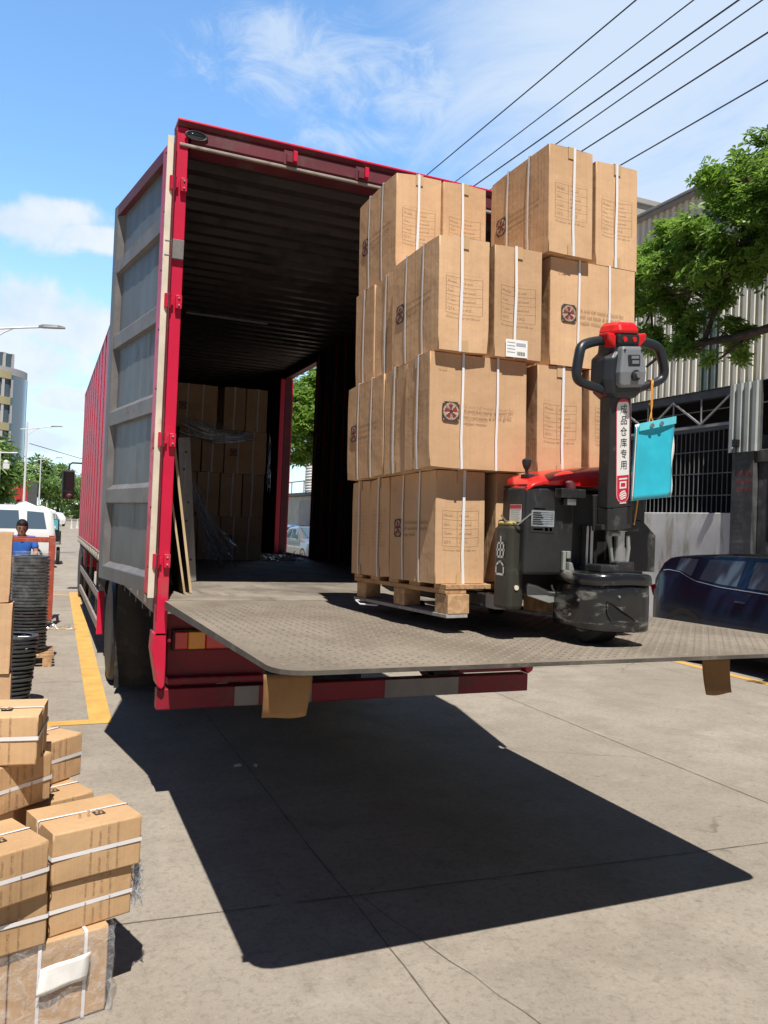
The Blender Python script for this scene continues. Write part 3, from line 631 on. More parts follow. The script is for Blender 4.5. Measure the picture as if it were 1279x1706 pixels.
# tail lift platform: tread plate with rounded outer corners and tapering edge
def zp(y): return 1.178+(4.574-y)*.0178
PX0, PX1, PY0, PY1 = .637, 3.160, 2.225, 4.545
def platform():
    m = MB(); out = []
    out.append((PX0, PY1)); out.append((PX0, PY0+.13))
    out += [(PX0+.006, PY0+.085), (PX0+.020, PY0+.048), (PX0+.045, PY0+.020), (PX0+.08, PY0+.005), (PX0+.12, PY0)]
    out += [(PX1-.06, PY0), (PX1-.035, PY0+.006), (PX1-.015, PY0+.02), (PX1-.004, PY0+.045), (PX1, PY0+.08), (PX1, PY1)]
    th = lambda y: .014+.030*min(1, max(0, (y-PY0)/1.2))
    n = len(out); top = [(x, y, zp(y)) for x, y in out]; bot = [(x, y, zp(y)-th(y)) for x, y in out]
    m.add(top+bot, [tuple(range(n))], 0)
    m.f.append(tuple(range(2*n-1, n-1, -1))); m.m.append(1); m.s.append(False)
    for i in range(n): j = (i+1) % n; m.f.append((i, j, n+j, n+i)); m.m.append(1); m.s.append(False)
    o = T(m, 'lift_platform', ['tread_plate', 'edge_dark'])
    t = MB(); px, py = .040, .040; iy = 0; y = PY0+.05
    while y < PY1-.30:
        ix = 0; x = PX0+.05
        while x < PX1-.05:
            ok = True
            for sx in (x-PX0, PX1-x):
                if sx < .10 and y-PY0 < .12: ok = False
            if ok:
                a = R(45 if (ix+iy) % 2 else -45); c, s = math.cos(a), math.sin(a); L, w = .0135, .0040; h = .0017
                z = zp(y)
                pts = [(-L, 0, 0), (0, -w, 0), (L, 0, 0), (0, w, 0), (-L*.55, 0, h), (L*.55, 0, h)]
                t.add([(x+c*p-s*q, y+s*p+c*q, z+.0002+r) for p, q, r in pts], [(0, 1, 4), (1, 5, 4), (1, 2, 5), (2, 3, 5), (3, 4, 5), (3, 0, 4)], 0)
            ix += 1; x += px
        iy += 1; y += py
    t.build('tread_studs', 'tread_stud', o)
    h = MB(); h.cyl((PX0+.05, PY1+.022, ZF-.030), (X1-.08, PY1+.022, ZF-.030), .021, 14); h.box(X0+.08, X1-.08, PY1+.003, Y0+.019, ZF-.075, ZF-.008); h.build('hinge_tube', 'steel_dusty', o)
    r = MB()
    for x in (.9, 1.5, 2.36, 2.95): r.box(x-.03, x+.03, PY0+1.0, PY1-.1, zp(3.4)-.11, zp(3.4)-.062)
    r.build('underside_beam', 'chassis_black', o)
platform()
# cab with mirror
m = MB()
prof = [(15.85, .62), (17.75, .62), (17.80, 1.2), (17.72, 1.75), (17.40, 2.75), (17.0, 2.95), (15.85, 2.95)]
m.prism(prof, 'x', .72, 3.0); m.box(.78, 2.94, 17.76, 17.86, .40, .72)
cab = T(m, 'cab', 'truck_red_side', .05, seg=3)
m = MB(); m.quad((.90, 17.745, 1.82), (2.82, 17.745, 1.82), (2.82, 17.43, 2.72), (.90, 17.43, 2.72)); 
for x in (.715, 3.005): m.quad((x, 16.35, 1.80), (x, 17.55, 1.80), (x, 17.33, 2.62), (x, 16.35, 2.62))
m.build('cab_window', 'car_glass', cab)
m = MB(); m.tube([(.74, 17.2, 2.58), (.66, 17.2, 2.62), (.48, 17.2, 2.62), (.43, 17.2, 2.58), (.42, 17.2, 2.44)], .018, 8); m.tube([(.42, 17.2, 1.86), (.42, 17.2, 1.80), (.72, 17.25, 1.75)], .014, 8)
mir = T(m, 'mirror_arm', 'chassis_black')
m = MB(); m.box(.30, .535, 17.17, 17.27, 1.88, 2.47); m.build('mirror_housing', 'black_plastic', mir, .04, 3)
m = MB(); m.box(.325, .51, 17.163, 17.169, 2.07, 2.44); m.box(.325, .51, 17.163, 17.169, 1.90, 2.04); m.build('mirror_glass', 'car_glass', mir, .002)
m = MB(); m.ball((.45, 17.14, 1.95), (.06, .03, .05)); m.build('spot_mirror', 'truck_maroon', mir)

# ------------------------------------------------------------------ cartons of fans
CA, CB, CH = .477, .2425, .484        # long side, narrow side, height
def carton_body(seed):
    """board box: slightly bulged walls, soft corners, flap seam along the top"""
    rnd = random.Random(seed); m = MB()
    a, b, h = CA/2-.001, CB/2-.001, CH-.002
    amp = [rnd.uniform(-.006, .0010) for _ in range(4)]; ph = [rnd.uniform(0, 6) for _ in range(8)]
    def wall(fn, k):
        def q(s, t):
            bul = amp[k]*math.sin(math.pi*s)*math.sin(math.pi*t)+.0007*math.sin(ph[k]+9*s)*math.sin(math.pi*s)*math.sin(ph[k+4]+7*t)*math.sin(math.pi*t)
            return fn(s, t, bul)
        grid(m, q, 8, 8)
    wall(lambda s, t, o: (-a+2*a*s, -b-o, h*t), 0); wall(lambda s, t, o: (a-2*a*s, b+o, h*t), 1)
    wall(lambda s, t, o: (a+o, -b+2*b*s, h*t), 2); wall(lambda s, t, o: (-a-o, b-2*b*s, h*t), 3)
    for z, sg in ((h, 1), (0, -1)):
        for y0, y1 in ((-b, -.0015), (.0015, b)):
            dz = rnd.uniform(0, .003)*sg; yi = y1 if y0 < -.01 else y0; yo = y0 if y0 < -.01 else y1
            m.add([(-a, yo, z), (a, yo, z), (a, yi, z+dz), (-a, yi, z+dz)], [(0, 1, 2, 3)])
        m.add([(-a, -.0015, z-.003*sg), (a, -.0015, z-.003*sg), (a, .0015, z-.003*sg), (-a, .0015, z-.003*sg)], [(0, 1, 2, 3)])
    me = m.build('box', 'kraft'); bm = bmesh.new(); bm.from_mesh(me.data); bmesh.ops.remove_doubles(bm, verts=bm.verts, dist=.0004)
    # knocked corners and wavy edges
    for cx_ in (-a, a):
        for cy_ in (-b, b):
            for cz_ in (0, h):
                k_ = rnd.uniform(0, .009) if rnd.random() < .6 else 0
                for v in bm.verts:
                    d_ = (v.co-Vector((cx_, cy_, cz_))).length
                    if d_ < .09: v.co += (Vector((0, 0, h/2))-v.co).normalized()*k_*(1-d_/.09)
    bmesh.ops.recalc_face_normals(bm, faces=bm.faces); bm.to_mesh(me.data); bm.free(); me.data.set_sharp_from_angle(angle=R(35))
    bv = me.modifiers.new('bevel', 'BEVEL'); bv.width = .004; bv.segments = 2; bv.limit_method = 'ANGLE'; bv.angle_limit = R(50)
    return me
def fan_print(m, o, u, n, s):
    """fan picture: dark rounded square, cream rings, red blades"""
    u, n = Vector(u), Vector(n); v = Vector((0, 0, 1)); o = Vector(o)
    def P(x, y, l): return o+u*x+v*y+n*l
    w = s/2; c = w*.35; poly = []
    for cx, cy, a0 in ((w-c, w-c, 0), (-w+c, w-c, 90), (-w+c, -w+c, 180), (w-c, -w+c, 270)):
        for k in range(4): a = R(a0+k*30); poly.append((cx+c*math.cos(a), cy+c*math.sin(a)))
    m.add([P(x, y, .0006) for x, y in poly], [tuple(range(len(poly)))], 0)
    def disc(r0, r1, l, mi, a0=0, a1=360, n2=24):
        vs = []; 
        for k in range(n2+1):
            a = R(a0+(a1-a0)*k/n2); vs += [P(r0*math.cos(a), r0*math.sin(a), l), P(r1*math.cos(a), r1*math.sin(a), l)]
        m.add(vs, [(2*k, 2*k+1, 2*k+3, 2*k+2) for k in range(n2)], mi)
    disc(.0, w*.90, .0009, 2)
    for k in range(5): disc(w*.16, w*.74, .0012, 1, 72*k, 72*k+44, 6)
    for r in (.36, .52, .68, .82): disc(w*r, w*(r+.035), .0015, 0)
    disc(0, w*.20, .0018, 0, n2=12)
    for k in range(8): a = R(45*k); d1 = (math.cos(a), math.sin(a)); t = w*.02; m.add([P(d1[0]*w*.2-d1[1]*t, d1[1]*w*.2+d1[0]*t, .0016), P(d1[0]*w*.9-d1[1]*t, d1[1]*w*.9+d1[0]*t, .0016), P(d1[0]*w*.9+d1[1]*t, d1[1]*w*.9-d1[0]*t, .0016), P(d1[0]*w*.2+d1[1]*t, d1[1]*w*.2-d1[0]*t, .0016)], [(0, 1, 2, 3)], 0)
    for sx in (-1, 1):
        for sy in (-1, 1): m.add([P(sx*w*.84+w*.06*math.cos(k*1.05), sy*w*.84+w*.06*math.sin(k*1.05), .0009) for k in range(6)], [tuple(range(6))], 2)
def band(m, plane, at, w, lift=.0022, hw=None, skip=None):
    """polyester strap round the box in the xz plane (plane 'x') or yz plane ('y')"""
    a = (CA/2 if plane == 'x' else CB/2)+.002; h = CH+.001; t = .0012
    pts = [(-a-lift*.4, -.001), (-a-lift, h*.25), (-a-lift*1.2, h*.6), (-a-lift*.4, h+.002), (0, h+lift*1.6), (a+lift*.4, h+.002), (a+lift*1.2, h*.6), (a+lift, h*.25), (a+lift*.4, -.001), (0, -.0005)]
    n = len(pts); vs = []
    for k, (p, z) in enumerate(pts):
        q = at+.004*math.sin(k*1.7+at*40)
        for s in (-w/2, w/2): vs.append((p, q+s, z) if plane == 'x' else (q+s, p, z))
    fs = [(2*i, 2*i+1, (2*i+3) % (2*n), (2*i+2) % (2*n)) for i in range(n)]
    m.add(vs, fs)
BODY = [carton_body(s) for s in range(5)]
for b_ in BODY: COL.objects.unlink(b_)
def print_long(sy):
    m = MB()
    for sy in (sy,):
        u = (1, 0, 0) if sy < 0 else (-1, 0, 0); n = (0, sy, 0); y = sy*(CB/2+.0022); ux = 1 if sy < 0 else -1
        fan_print(m, (ux*(-CA*.29), y, CH*.49), u, n, .082)
        for i, tx in enumerate(('16 inch full metal exhaust fan', 'with red blade & black grille', 'copper motor')):
            m.text(tx, .0215, (ux*(-CA*.175), y+sy*.0005, CH*.525-i*.027), u, (0, 0, 1), 3)
        m.text('16 inch', .015, (ux*(-CA*.42), y+sy*.0005, CH*.85), u, (0, 0, 1), 4)
    o = m.build('printed_picture', ['print_dark', 'print_red', 'print_cream', 'print_brown', 'print_faint']); COL.objects.unlink(o); return o
def print_end(sx):
    m = MB(); rows = (('Model:', '16 inch'), ('Size:', 'full metal'), ('Color:', 'black/red'), ('QTY:', '1 PCS'))
    for sx in (sx,):
        u = Vector((0, -1, 0)) if sx < 0 else Vector((0, 1, 0)); x = sx*(CA/2+.0026); o = Vector((x, 0, 0))
        w = CB*.36; zt, zb = CH*.665, CH*.35; t = .0007
        def rect(a0, a1, z0, z1, mi=0): m.add([o+u*a0+Vector((0, 0, z0)), o+u*a1+Vector((0, 0, z0)), o+u*a1+Vector((0, 0, z1)), o+u*a0+Vector((0, 0, z1))], [(0, 1, 2, 3)], mi)
        for k in range(5): z = zt-(zt-zb)*k/4; rect(-w, w, z-t, z+t)
        for a in (-w, -w*.18, w): rect(a-t, a+t, zb, zt)
        for k, (p, q) in enumerate(rows):
            z = zt-(zt-zb)*(k+.68)/4; m.text(p, .0165, o+u*(-w*.92)+Vector((0, 0, z)), u, (0, 0, 1), 0); m.text(q, .0165, o+u*(-w*.08)+Vector((0, 0, z)), u, (0, 0, 1), 0)
        m.text('Dimension: 585*295*585 mm', .0135, o+u*(-w*.98)+Vector((0, 0, zb-.022)), u, (0, 0, 1), 0)
    o = m.build('printed_table', ['print_faint']); COL.objects.unlink(o); return o
PLONG, PEND = [print_long(-1), print_long(1)], [print_end(-1), print_end(1)]
def strap_obj(plane, at, w):
    m = MB(); band(m, plane, at, w); o = m.build('strap', 'strap_white'); s = o.modifiers.new('thick', 'SOLIDIFY'); s.thickness = .001; s.offset = 0; COL.objects.unlink(o); return o
SX = [strap_obj('x', at, .013) for at in (-.012, .006, .018)]
SY1 = [strap_obj('y', at, .011) for at in (-.085, -.078, -.092)]; SY2 = [strap_obj('y', at, .011) for at in (.085, .078, .09)]
def tape_obj(top):
    m = MB(); x = CA/2+.0022; w = .019; zs = ((CH-.050, CH+.0022) if top else (.046, -.0012)); pts = [(-x, zs[0]), (-x, zs[1]), (x, zs[1]), (x, zs[0])]
    vs = [(p, s, z) for p, z in pts for s in (-w, w)]; m.add(vs, [(2*i, 2*i+1, 2*i+3, 2*i+2) for i in range(3)])
    o = m.build('tape', 'tape_tan'); COL.objects.unlink(o); return o
TAPE = [tape_obj(True), tape_obj(False)]
_cn = [0]
def carton(M, label, group, detail=True):
    i = _cn[0]; _cn[0] += 1
    t = bpy.data.objects.new('carton', None); COL.objects.link(t); t.matrix_world = M; t.empty_display_size = .1; tag(t, label, 'carton', group)
    L = [BODY[i % 5], SX[(i*7) % 3], SY1[i % 3], SY2[(i*5) % 3], *TAPE]+PEND+PLONG
    for s in L: c = s.copy(); COL.objects.link(c); c.parent = t
    return t
# stack on the pallet, in its own leaning frame (x right along the front, y into the truck, z up)
def frame(psi, tau, rho, o): return Matrix.Translation(o) @ Matrix.Rotation(psi, 4, 'Z') @ Matrix.Rotation(tau, 4, 'X') @ Matrix.Rotation(rho, 4, 'Y')
SO = Vector((1.528, 3.006, 1.4135)); SM = frame(.0073, -.027, -.0149, SO)
K = .85
GP = 'fan cartons stacked on the pallet'
def put(a, b, row, along, label, dz=0.0, ry=0.0, rx=0.0, M=SM, group=GP, hh=.4862):
    """a, b: front-left corner in the stack frame"""
    if along == 'a': c = (a+CA/2, b+CB/2); rz = 0
    else: c = (a+CB/2, b+CA/2); rz = math.pi/2
    return carton(M @ Matrix.Translation((c[0], c[1], row*hh+dz)) @ Matrix.Rotation(rz+ry, 4, 'Z') @ Matrix.Rotation(rx, 4, 'X'), label, group)
BT = 'tan fan carton '
# bottom row
put(0, 0, 0, 'b', BT+'at the front left corner of the bottom row, straight on the pallet')
put(.000, .490, 0, 'a', BT+'in the bottom row on the left side, second from the front')
put(.002, .738, 0, 'a', BT+'in the bottom row on the left side, rearmost')
put(.300, .005, 0, 'b', BT+'in the bottom row, half hidden by the red hood')
put(.555, .0, 0, 'b', BT+'in the bottom row, behind the pallet truck body')
put(.80, .01, 0, 'b', BT+'at the right end of the bottom row')
# second row
put(-.072, -.070, 1, 'a', BT+'with a big fan picture, second row left corner')
put(-.06, .183, 1, 'a', BT+'in the second row on the left side, middle one')
put(-.060, .435, 1, 'b', BT+'in the second row on the left side, rearmost, fan picture facing left')
put(.460, -.070, 1, 'b', BT+'in the second row directly left of the tiller')
put(.734, -.080, 1, 'b', BT+'in the second row behind the tiller post')
# third row
put(-.053, -.104, 2, 'b', BT+'jutting out at the left corner of the third row')
put(-.028, .39, 2, 'a', BT+'in the third row on the left side, middle one')
put(-.035, .638, 2, 'a', BT+'in the third row on the left side, rearmost, with a torn edge', ry=.02)
put(.215, -.102, 2, 'b', BT+'with a white shipping label near its base, third row')
put(.515, -.080, 2, 'a', BT+'with a big fan picture, third row right end')
# top row
put(-.020, .415, 3, 'b', BT+'at the left end of the top row')
put(.222, .395, 3, 'b', BT+'set back in the top row, second from the left', dz=-.006)
put(.470, -.118, 3, 'b', BT+'jutting forward in the top row, third from the left', ry=.02)
put(.763, -.078, 3, 'b', BT+'at the right end of the top row')
# support for the upper rows, deep inside the stack
m = MB(); 
Lc = Vector((.215+.09, -.1075, 2*.4862+.002))
m.M = SM; m.add([(Lc.x-.035, Lc.y, Lc.z), (Lc.x+.075, Lc.y, Lc.z+.002), (Lc.x+.075, Lc.y, Lc.z+.078), (Lc.x-.035, Lc.y, Lc.z+.076)], [(0, 1, 2, 3)], 0)
for k in range(4): m.box(Lc.x-.028, Lc.x+.012, Lc.y-.0008, Lc.y-.0004, Lc.z+.062-k*.014, Lc.z+.065-k*.014, 1)
for k in range(10): m.box(Lc.x+.022+k*.0042, Lc.x+.0235+k*.0042+.0006*(k % 3), Lc.y-.0008, Lc.y-.0004, Lc.z+.010, Lc.z+.026, 2)
m.box(Lc.x+.018, Lc.x+.066, Lc.y-.0008, Lc.y-.0004, Lc.z+.05, Lc.z+.064, 1)
lab = m.build('shipping_label', ['paper_white', 'paper_ink', 'ink_black'])
host = [o for o in COL.objects if o.get('label', '').startswith(BT+'with a white shipping label')][0]; attach(lab, host)

# pallet under it
pal = thing('pallet', 'raw wooden pallet raised on the forks under the tall stack of fan cartons', 'pallet', tuple(SM @ Vector((.5, .5, -.14))))
def pm(): 
    m = MB(); m.M = SM; return m
PW0, PW1, PD0, PD1 = .0, 1.06, -.045, 1.0
for y in (PD0, PD0+.25, PD0+.48, PD0+.71, PD1-.11):
    m = pm(); m.box(PW0+.03, PW1, y, y+.11, -.022, -.002); m.build('deck_board', 'pallet_wood', pal, .002)
for x in (PW0+.03, PW0+.48, PW1-.12):
    m = pm(); m.box(x, x+.10, PD0+.004, PD1, -.042, -.0225); m.build('stringer_board', 'pallet_wood', pal, .002)
    for y in (PD0-.012, PD0+.42, PD1-.15):
        m = pm(); m.box(x+.004, x+.106 if y < 0 else x+.09, y, y+.12, -.125, -.043); m.build('block', 'pallet_wood_end', pal, .003)
    m = pm(); m.box(x-.002, x+.10, PD0-.01, PD1, -.141, -.1255); m.build('bottom_board', 'plank_grey', pal, .002)
m = pm(); m.tube([(PW0+.05, .86, -.139), (PW0-.02, .85, -.135), (PW0-.015, .80, -.150), (PW0+.05, .72, -.152)], .004, 6); m.build('cut_strap', 'strap_white', pal)

# cartons already loaded further in
GI = 'fan cartons already loaded deep in the truck'
IM = Matrix.Translation((2.295, 8.90, ZF))
def inn(x, row, along, label, y=0.0, rz=0.0): 
    w = CA if along == 'a' else CB
    return put(x-w, y, row, along, label, M=IM, group=GI, ry=rz)
put_l = 'dim carton inside the truck, '
inn(0, 0, 'a', put_l+'bottom layer at the right with a dark picture'); inn(-.485, 0, 'b', put_l+'bottom layer, second from the right'); inn(-.735, 0, 'b', put_l+'bottom layer, left behind the plank')
inn(0, 1, 'b', put_l+'second layer, rightmost'); inn(-.255, 1, 'b', put_l+'second layer, second from the right'); inn(-.510, 1, 'b', put_l+'second layer, third from the right'); inn(-.765, 1, 'b', put_l+'second layer, leftmost')
inn(.01, 2, 'a', put_l+'third layer, rightmost, film hanging over it'); inn(-.475, 2, 'b', put_l+'third layer, middle one under the film'); inn(-.73, 2, 'b', put_l+'third layer, left end under the film')
inn(.0, 3, 'b', put_l+'top layer, rightmost'); inn(-.252, 3, 'b', put_l+'top layer, second from the right'); inn(-.56, 3, 'a', put_l+'top layer at the left, lying lower', y=.05)

# film hanging off the loaded cartons
def crumple(name, label, cor, nu, nv, amp, mname, seed, cat='plastic film', group=None):
    rnd = random.Random(seed); a, b, c, d = (Vector(p) for p in cor); m = MB()
    off = [[Vector((rnd.uniform(-1, 1), rnd.uniform(-1, 1), rnd.uniform(-1, 1)))*amp for _ in range(nu+1)] for _ in range(nv+1)]
    grid(m, lambda s, t: (a.lerp(b, s)).lerp(d.lerp(c, s), t)+off[round(t*nv)][round(s*nu)], nu, nv)
    o = m.build(name, mname); return tag(o, label, cat, group)
def strands(name, label, p, q, n, spread, seed, cat='plastic film', mname='film_strands', r=.0028, sag=.08):
    rnd = random.Random(seed); m = MB(); p, q = Vector(p), Vector(q)
    for _ in range(n):
        s = Vector((rnd.uniform(-1, 1), rnd.uniform(-.4, .4), rnd.uniform(-1, 1)))*spread[0]; e = Vector((rnd.uniform(-1, 1), rnd.uniform(-.4, .4), rnd.uniform(-1, 1)))*spread[1]
        a, b = p+s, q+e; t0, t1 = sorted((rnd.random(), rnd.random())); t1 = min(1, t1+.35)
        pts = []; w = rnd.uniform(.4, 1.6)
        for k in range(9): t = t0+(t1-t0)*k/8; pts.append(a.lerp(b, t)+Vector((rnd.uniform(-.008, .008), 0, -sag*math.sin(math.pi*t)+rnd.uniform(-.008, .008))))
        m.tube(pts, [r*w*.4]+[r*w]*7+[r*w*.4], 4)
    return tag(m.build(name, mname), label, cat)
strands('torn_film', 'torn clear film strung across the third layer of cartons inside the truck', (1.31, 8.82, 2.66), (2.10, 8.82, 2.58), 60, (.10, .05), 3)
strands('torn_film', 'bluish torn film hanging down from the plank to the truck floor', (1.12, 6.9, 2.0), (1.62, 7.6, 1.24), 70, (.03, .13), 4, sag=.05)
strands('torn_film', 'loop of thin film hanging beside the rightmost loaded cartons', (2.33, 8.85, 2.70), (2.33, 8.85, 1.95), 10, (.03, .03), 8, sag=-.02)
crumple('torn_film', 'shiny crumpled sheet of film draped over the left of the third layer inside the truck', ((1.34, 8.80, 2.72), (1.86, 8.80, 2.66), (1.80, 8.78, 2.50), (1.42, 8.78, 2.54)), 22, 8, .022, 'film_wisp', 31)
crumple('torn_film', 'narrow crumpled sheet of film hanging beside the grey plank inside the truck', ((1.13, 7.0, 2.0), (1.22, 7.05, 1.9), (1.62, 7.55, 1.26), (1.40, 7.5, 1.24)), 8, 20, .020, 'film_wisp', 32)
def heap(name, label, c, r, n, seed):
    rnd = random.Random(seed); m = MB()
    for _ in range(n):
        a = rnd.uniform(0, 6.3); pts = []; p = Vector(c)+Vector((rnd.uniform(-1, 1)*r[0], rnd.uniform(-1, 1)*r[1], .004))
        for k in range(7): p = p+Vector((math.cos(a)*r[0]*.14, math.sin(a)*r[1]*.14, rnd.uniform(-.3, .4)*r[2]*.5)); p.z = max(c[2]+.003, min(c[2]+r[2], p.z)); a += rnd.uniform(-.8, .8); pts.append(p.copy())
        m.tube(pts, .0045, 4)
    return tag(m.build(name, 'film_strands'), label, 'plastic film')
heap('crumpled_film', 'crumpled heap of film on the truck floor beside the side doorway', (2.50, 8.95, ZF), (.20, .16, .13), 60, 5)
# boards leaning on the left wall just inside the door
def board(name, label, foot, top, wdir, w, th, mats, cat='board'):
    f, t, wd = Vector(foot), Vector(top), Vector(wdir).normalized(); up = (t-f); nrm = wd.cross(up).normalized()
    m = MB(); vs = []
    for p in (f, t):
        for s in (0, w):
            for k in (0, th): vs.append(p+wd*s+nrm*k)
    m.add(vs, [(0, 2, 6, 4), (1, 3, 7, 5)], 0); b = len(m.v)-8
    for q in ((0, 1, 3, 2), (4, 6, 7, 5), (0, 4, 5, 1), (2, 3, 7, 6)): m.f.append(tuple(b+i for i in q)); m.m.append(1); m.s.append(False)
    return tag(m.build(name, mats), label, cat, 'boards leaning inside the truck door')
board('plywood_sheet', 'dark plywood sheet with pale cut edge, nearest of the boards leaning inside the truck', (.845, 4.98, ZF+.004), (.685, 5.05, 2.30), (.03, 1, 0), .50, .015, ['plywood_face', 'plywood_edge'])
board('plywood_sheet', 'narrower dark plywood sheet tucked against the truck wall at the left', (.80, 4.92, ZF+.004), (.685, 4.96, 1.86), (.02, 1, 0), .5, .012, ['plywood_face', 'plywood_edge'])
pk = MB(); f, t = Vector((1.0, 5.90, ZF+.004)), Vector((.905, 5.87, 2.22))
pk.beam(f, t, .085, .03, 0, up=(0, 1, 0))
for k, z in enumerate((.15, .42, .55, .78, .9)): c = f.lerp(t, z); pk.cyl(c+Vector((.01*(-1)**k, -.017, 0)), c+Vector((.01*(-1)**k, -.0155, 0)), .009, 8, 1)
tag(pk.build('grey_plank', ['plank_grey', 'plywood_face'], None, .003), 'weathered grey plank with knot holes leaning beside the plywood inside the truck', 'plank', 'boards leaning inside the truck door')

# cardboard pieces hanging under the platform edge
def flap(x0, x1, z0, label, sag, seed):
    m = MB(); y = PY0+.14
    def f(s, t): w = 1-.10*(1-t); return (x0+(x1-x0)*(.5+(s-.5)*w), y-.006*math.sin(math.pi*s)+sag*(1-t)**2-.004*math.sin(s*4+seed), z0+(zp(y)-.03-z0)*t+(.004*math.sin(s*5+seed) if t < .1 else 0))
    grid(m, f, 10, 8); o = m.build('cardboard_flap', 'kraft_flap'); s = o.modifiers.new('thick', 'SOLIDIFY'); s.thickness = .005
    tag(o, label, 'cardboard', 'cardboard flaps hung under the tail lift')
flap(.632, .79, 1.048, 'brown cardboard flap hanging under the left end of the tail lift edge', .03, 1)
flap(2.38, 2.52, 1.046, 'brown cardboard flap hanging under the right end of the tail lift edge', -.02, 3)

# ------------------------------------------------------------------ electric pallet truck (front panel faces the camera, forks run into the pallet)
pt = thing('pallet_truck', 'red and black walk-behind electric pallet truck with upright tiller, forks under the carton stack', 'pallet truck', (2.0, 2.75, zp(2.75)))
def Q(mb, name, mats, bevel=0.0, parent=None, **k): return mb.build(name, mats, parent or pt, bevel, **k)
# body shell in plan: left chamfer, front panel with a recess for the mast, right cheek
m = MB()
m.prism([(1.80, 2.93), (1.742, 2.80), (1.745, 2.665), (1.975, 2.665), (1.985, 2.78), (2.235, 2.78), (2.245, 2.67), (2.345, 2.672), (2.37, 2.72), (2.37, 2.93)], 'z', 1.48, 1.83)
Q(m, 'body', 'black_worn', .012)
m = MB(); m.prism([(1.80, 2.93), (1.745, 2.80), (1.75, 2.68), (2.235, 2.68), (2.235, 2.93)], 'z', 1.8305, 1.838); Q(m, 'cover_gasket', 'black_plastic')
m = MB(); m.prism([(2.235, 1.50), (2.392, 1.50), (2.392, 1.655), (2.318, 1.715), (2.235, 1.715)], 'y', 2.655, 2.669); m.prism([(2.235, 1.715), (2.318, 1.715), (2.30, 1.84), (2.235, 1.86)], 'y', 2.66, 2.70); Q(m, 'cheek_panel', 'black_scuffed', .004)
# red hood: sloping from the mast down to the left shoulder
def hood():
    m = MB(); xs = [(1.746, 1.808, 1.826), (1.757, 1.816, 1.841), (1.775, 1.828, 1.854), (1.82, 1.838, 1.872), (1.91, 1.840, 1.898), (2.02, 1.840, 1.915), (2.16, 1.845, 1.934), (2.26, 1.845, 1.938), (2.33, 1.845, 1.915)]
    rings = []
    for x, zb, zt in xs:
        yf = 2.660 if x > 1.76 else 2.662+(1.76-x)*.6
        d = zt-zb; yk = 2.80 if x < 1.76 else 2.84 if x < 1.79 else 2.94
        rings.append([(x, yf, zb), (x, yf-.004, zb+d*.45), (x, yf+.012, zb+d*.8), (x, yf+.05, zt), (x, yk-.05, zt+.008), (x, yk-.008, zt-.003), (x, yk, zb)])
    m.loft(rings, 0, True); return m
Q(hood(), 'hood', 'signal_red', .004, ang=40)
m = MB(); m.box(1.80, 1.90, 2.74, 2.80, 1.866, 1.885); Q(m, 'hood_slot', 'chassis_black', .004)
m = MB(); m.cyl((1.815, 2.77, 1.868), (1.811, 2.77, 1.885), .012, 10); m.cyl((1.812, 2.77, 1.885), (1.808, 2.77, 1.905), .007, 10); m.lathe([(.008, 0), (.015, .012), (.020, .03), (.019, .04), (.010, .046)], (1.808, 2.77, 1.903), 'z', 16)
Q(m, 'emergency_knob', 'black_plastic')
# left side fender, with sideways lettering
m = MB(); m.prism([(1.690, 2.80), (1.694, 2.72), (1.706, 2.700), (1.768, 2.704), (1.785, 2.73), (1.79, 2.80)], 'z', 1.338, 1.672); fender = Q(m, 'side_fender', 'olive_black', .012)
m = MB(); m.prism([(1.696, 2.795), (1.700, 2.72), (1.710, 2.706), (1.737, 2.712), (1.739, 2.795)], 'z', 1.6725, 1.688); m.build('dust_cap', 'dust_yellow', fender, .008)
m = MB(); uu = Vector((-.02, .005, 1)); y_ = 2.699
def logo(m):
    # blocky sideways monogram: a D and a crossed double loop
    u, v = Vector((0, 0, 1)), Vector((0, 1, 0)); o = Vector((1.6905, 2.728, 1.475)); s = .056
    def bar(a0, b0, a1, b1, w=.008):
        a, b = o+u*a0+v*b0, o+u*a1+v*b1; d = (b-a).normalized(); n = d.cross(Vector((1, 0, 0)))*w/2
        m.add([a-n-d*w*.4, a+n-d*w*.4, b+n+d*w*.4, b-n+d*w*.4], [(0, 1, 2, 3)])
    for p in [(0, 0, 0, s), (0, s, .034, s), (.034, s, .05, s*.65), (.05, s*.65, .05, s*.35), (.05, s*.35, .034, 0), (0, 0, .034, 0)]: bar(*p)
    for p in [(.07, s*.1, .07, s*.9), (.07, s*.9, .125, s*.9), (.07, s*.1, .125, s*.1), (.098, 0, .098, s), (.07, s*.5, .15, s*.5), (.125, s*.1, .125, s*.9)]: bar(*p)
logo(m); m.M = None
lg = m.build('fender_lettering', 'ink_white', fender); lg.location = (-.0006, 0, 0); lg.rotation_euler = (0, 0, 0)
m = MB(); m.cyl((1.736, 2.697, 1.425), (1.736, 2.712, 1.425), .010, 12); m.build('fender_bolt', 'seal_cream', fender)
m = MB(); m.tube([(1.715, 2.80, 1.712), (1.700, 2.74, 1.690), (1.725, 2.690, 1.676), (1.765, 2.657, 1.722)], .0035, 6); Q(m, 'chain', 'steel_bright')
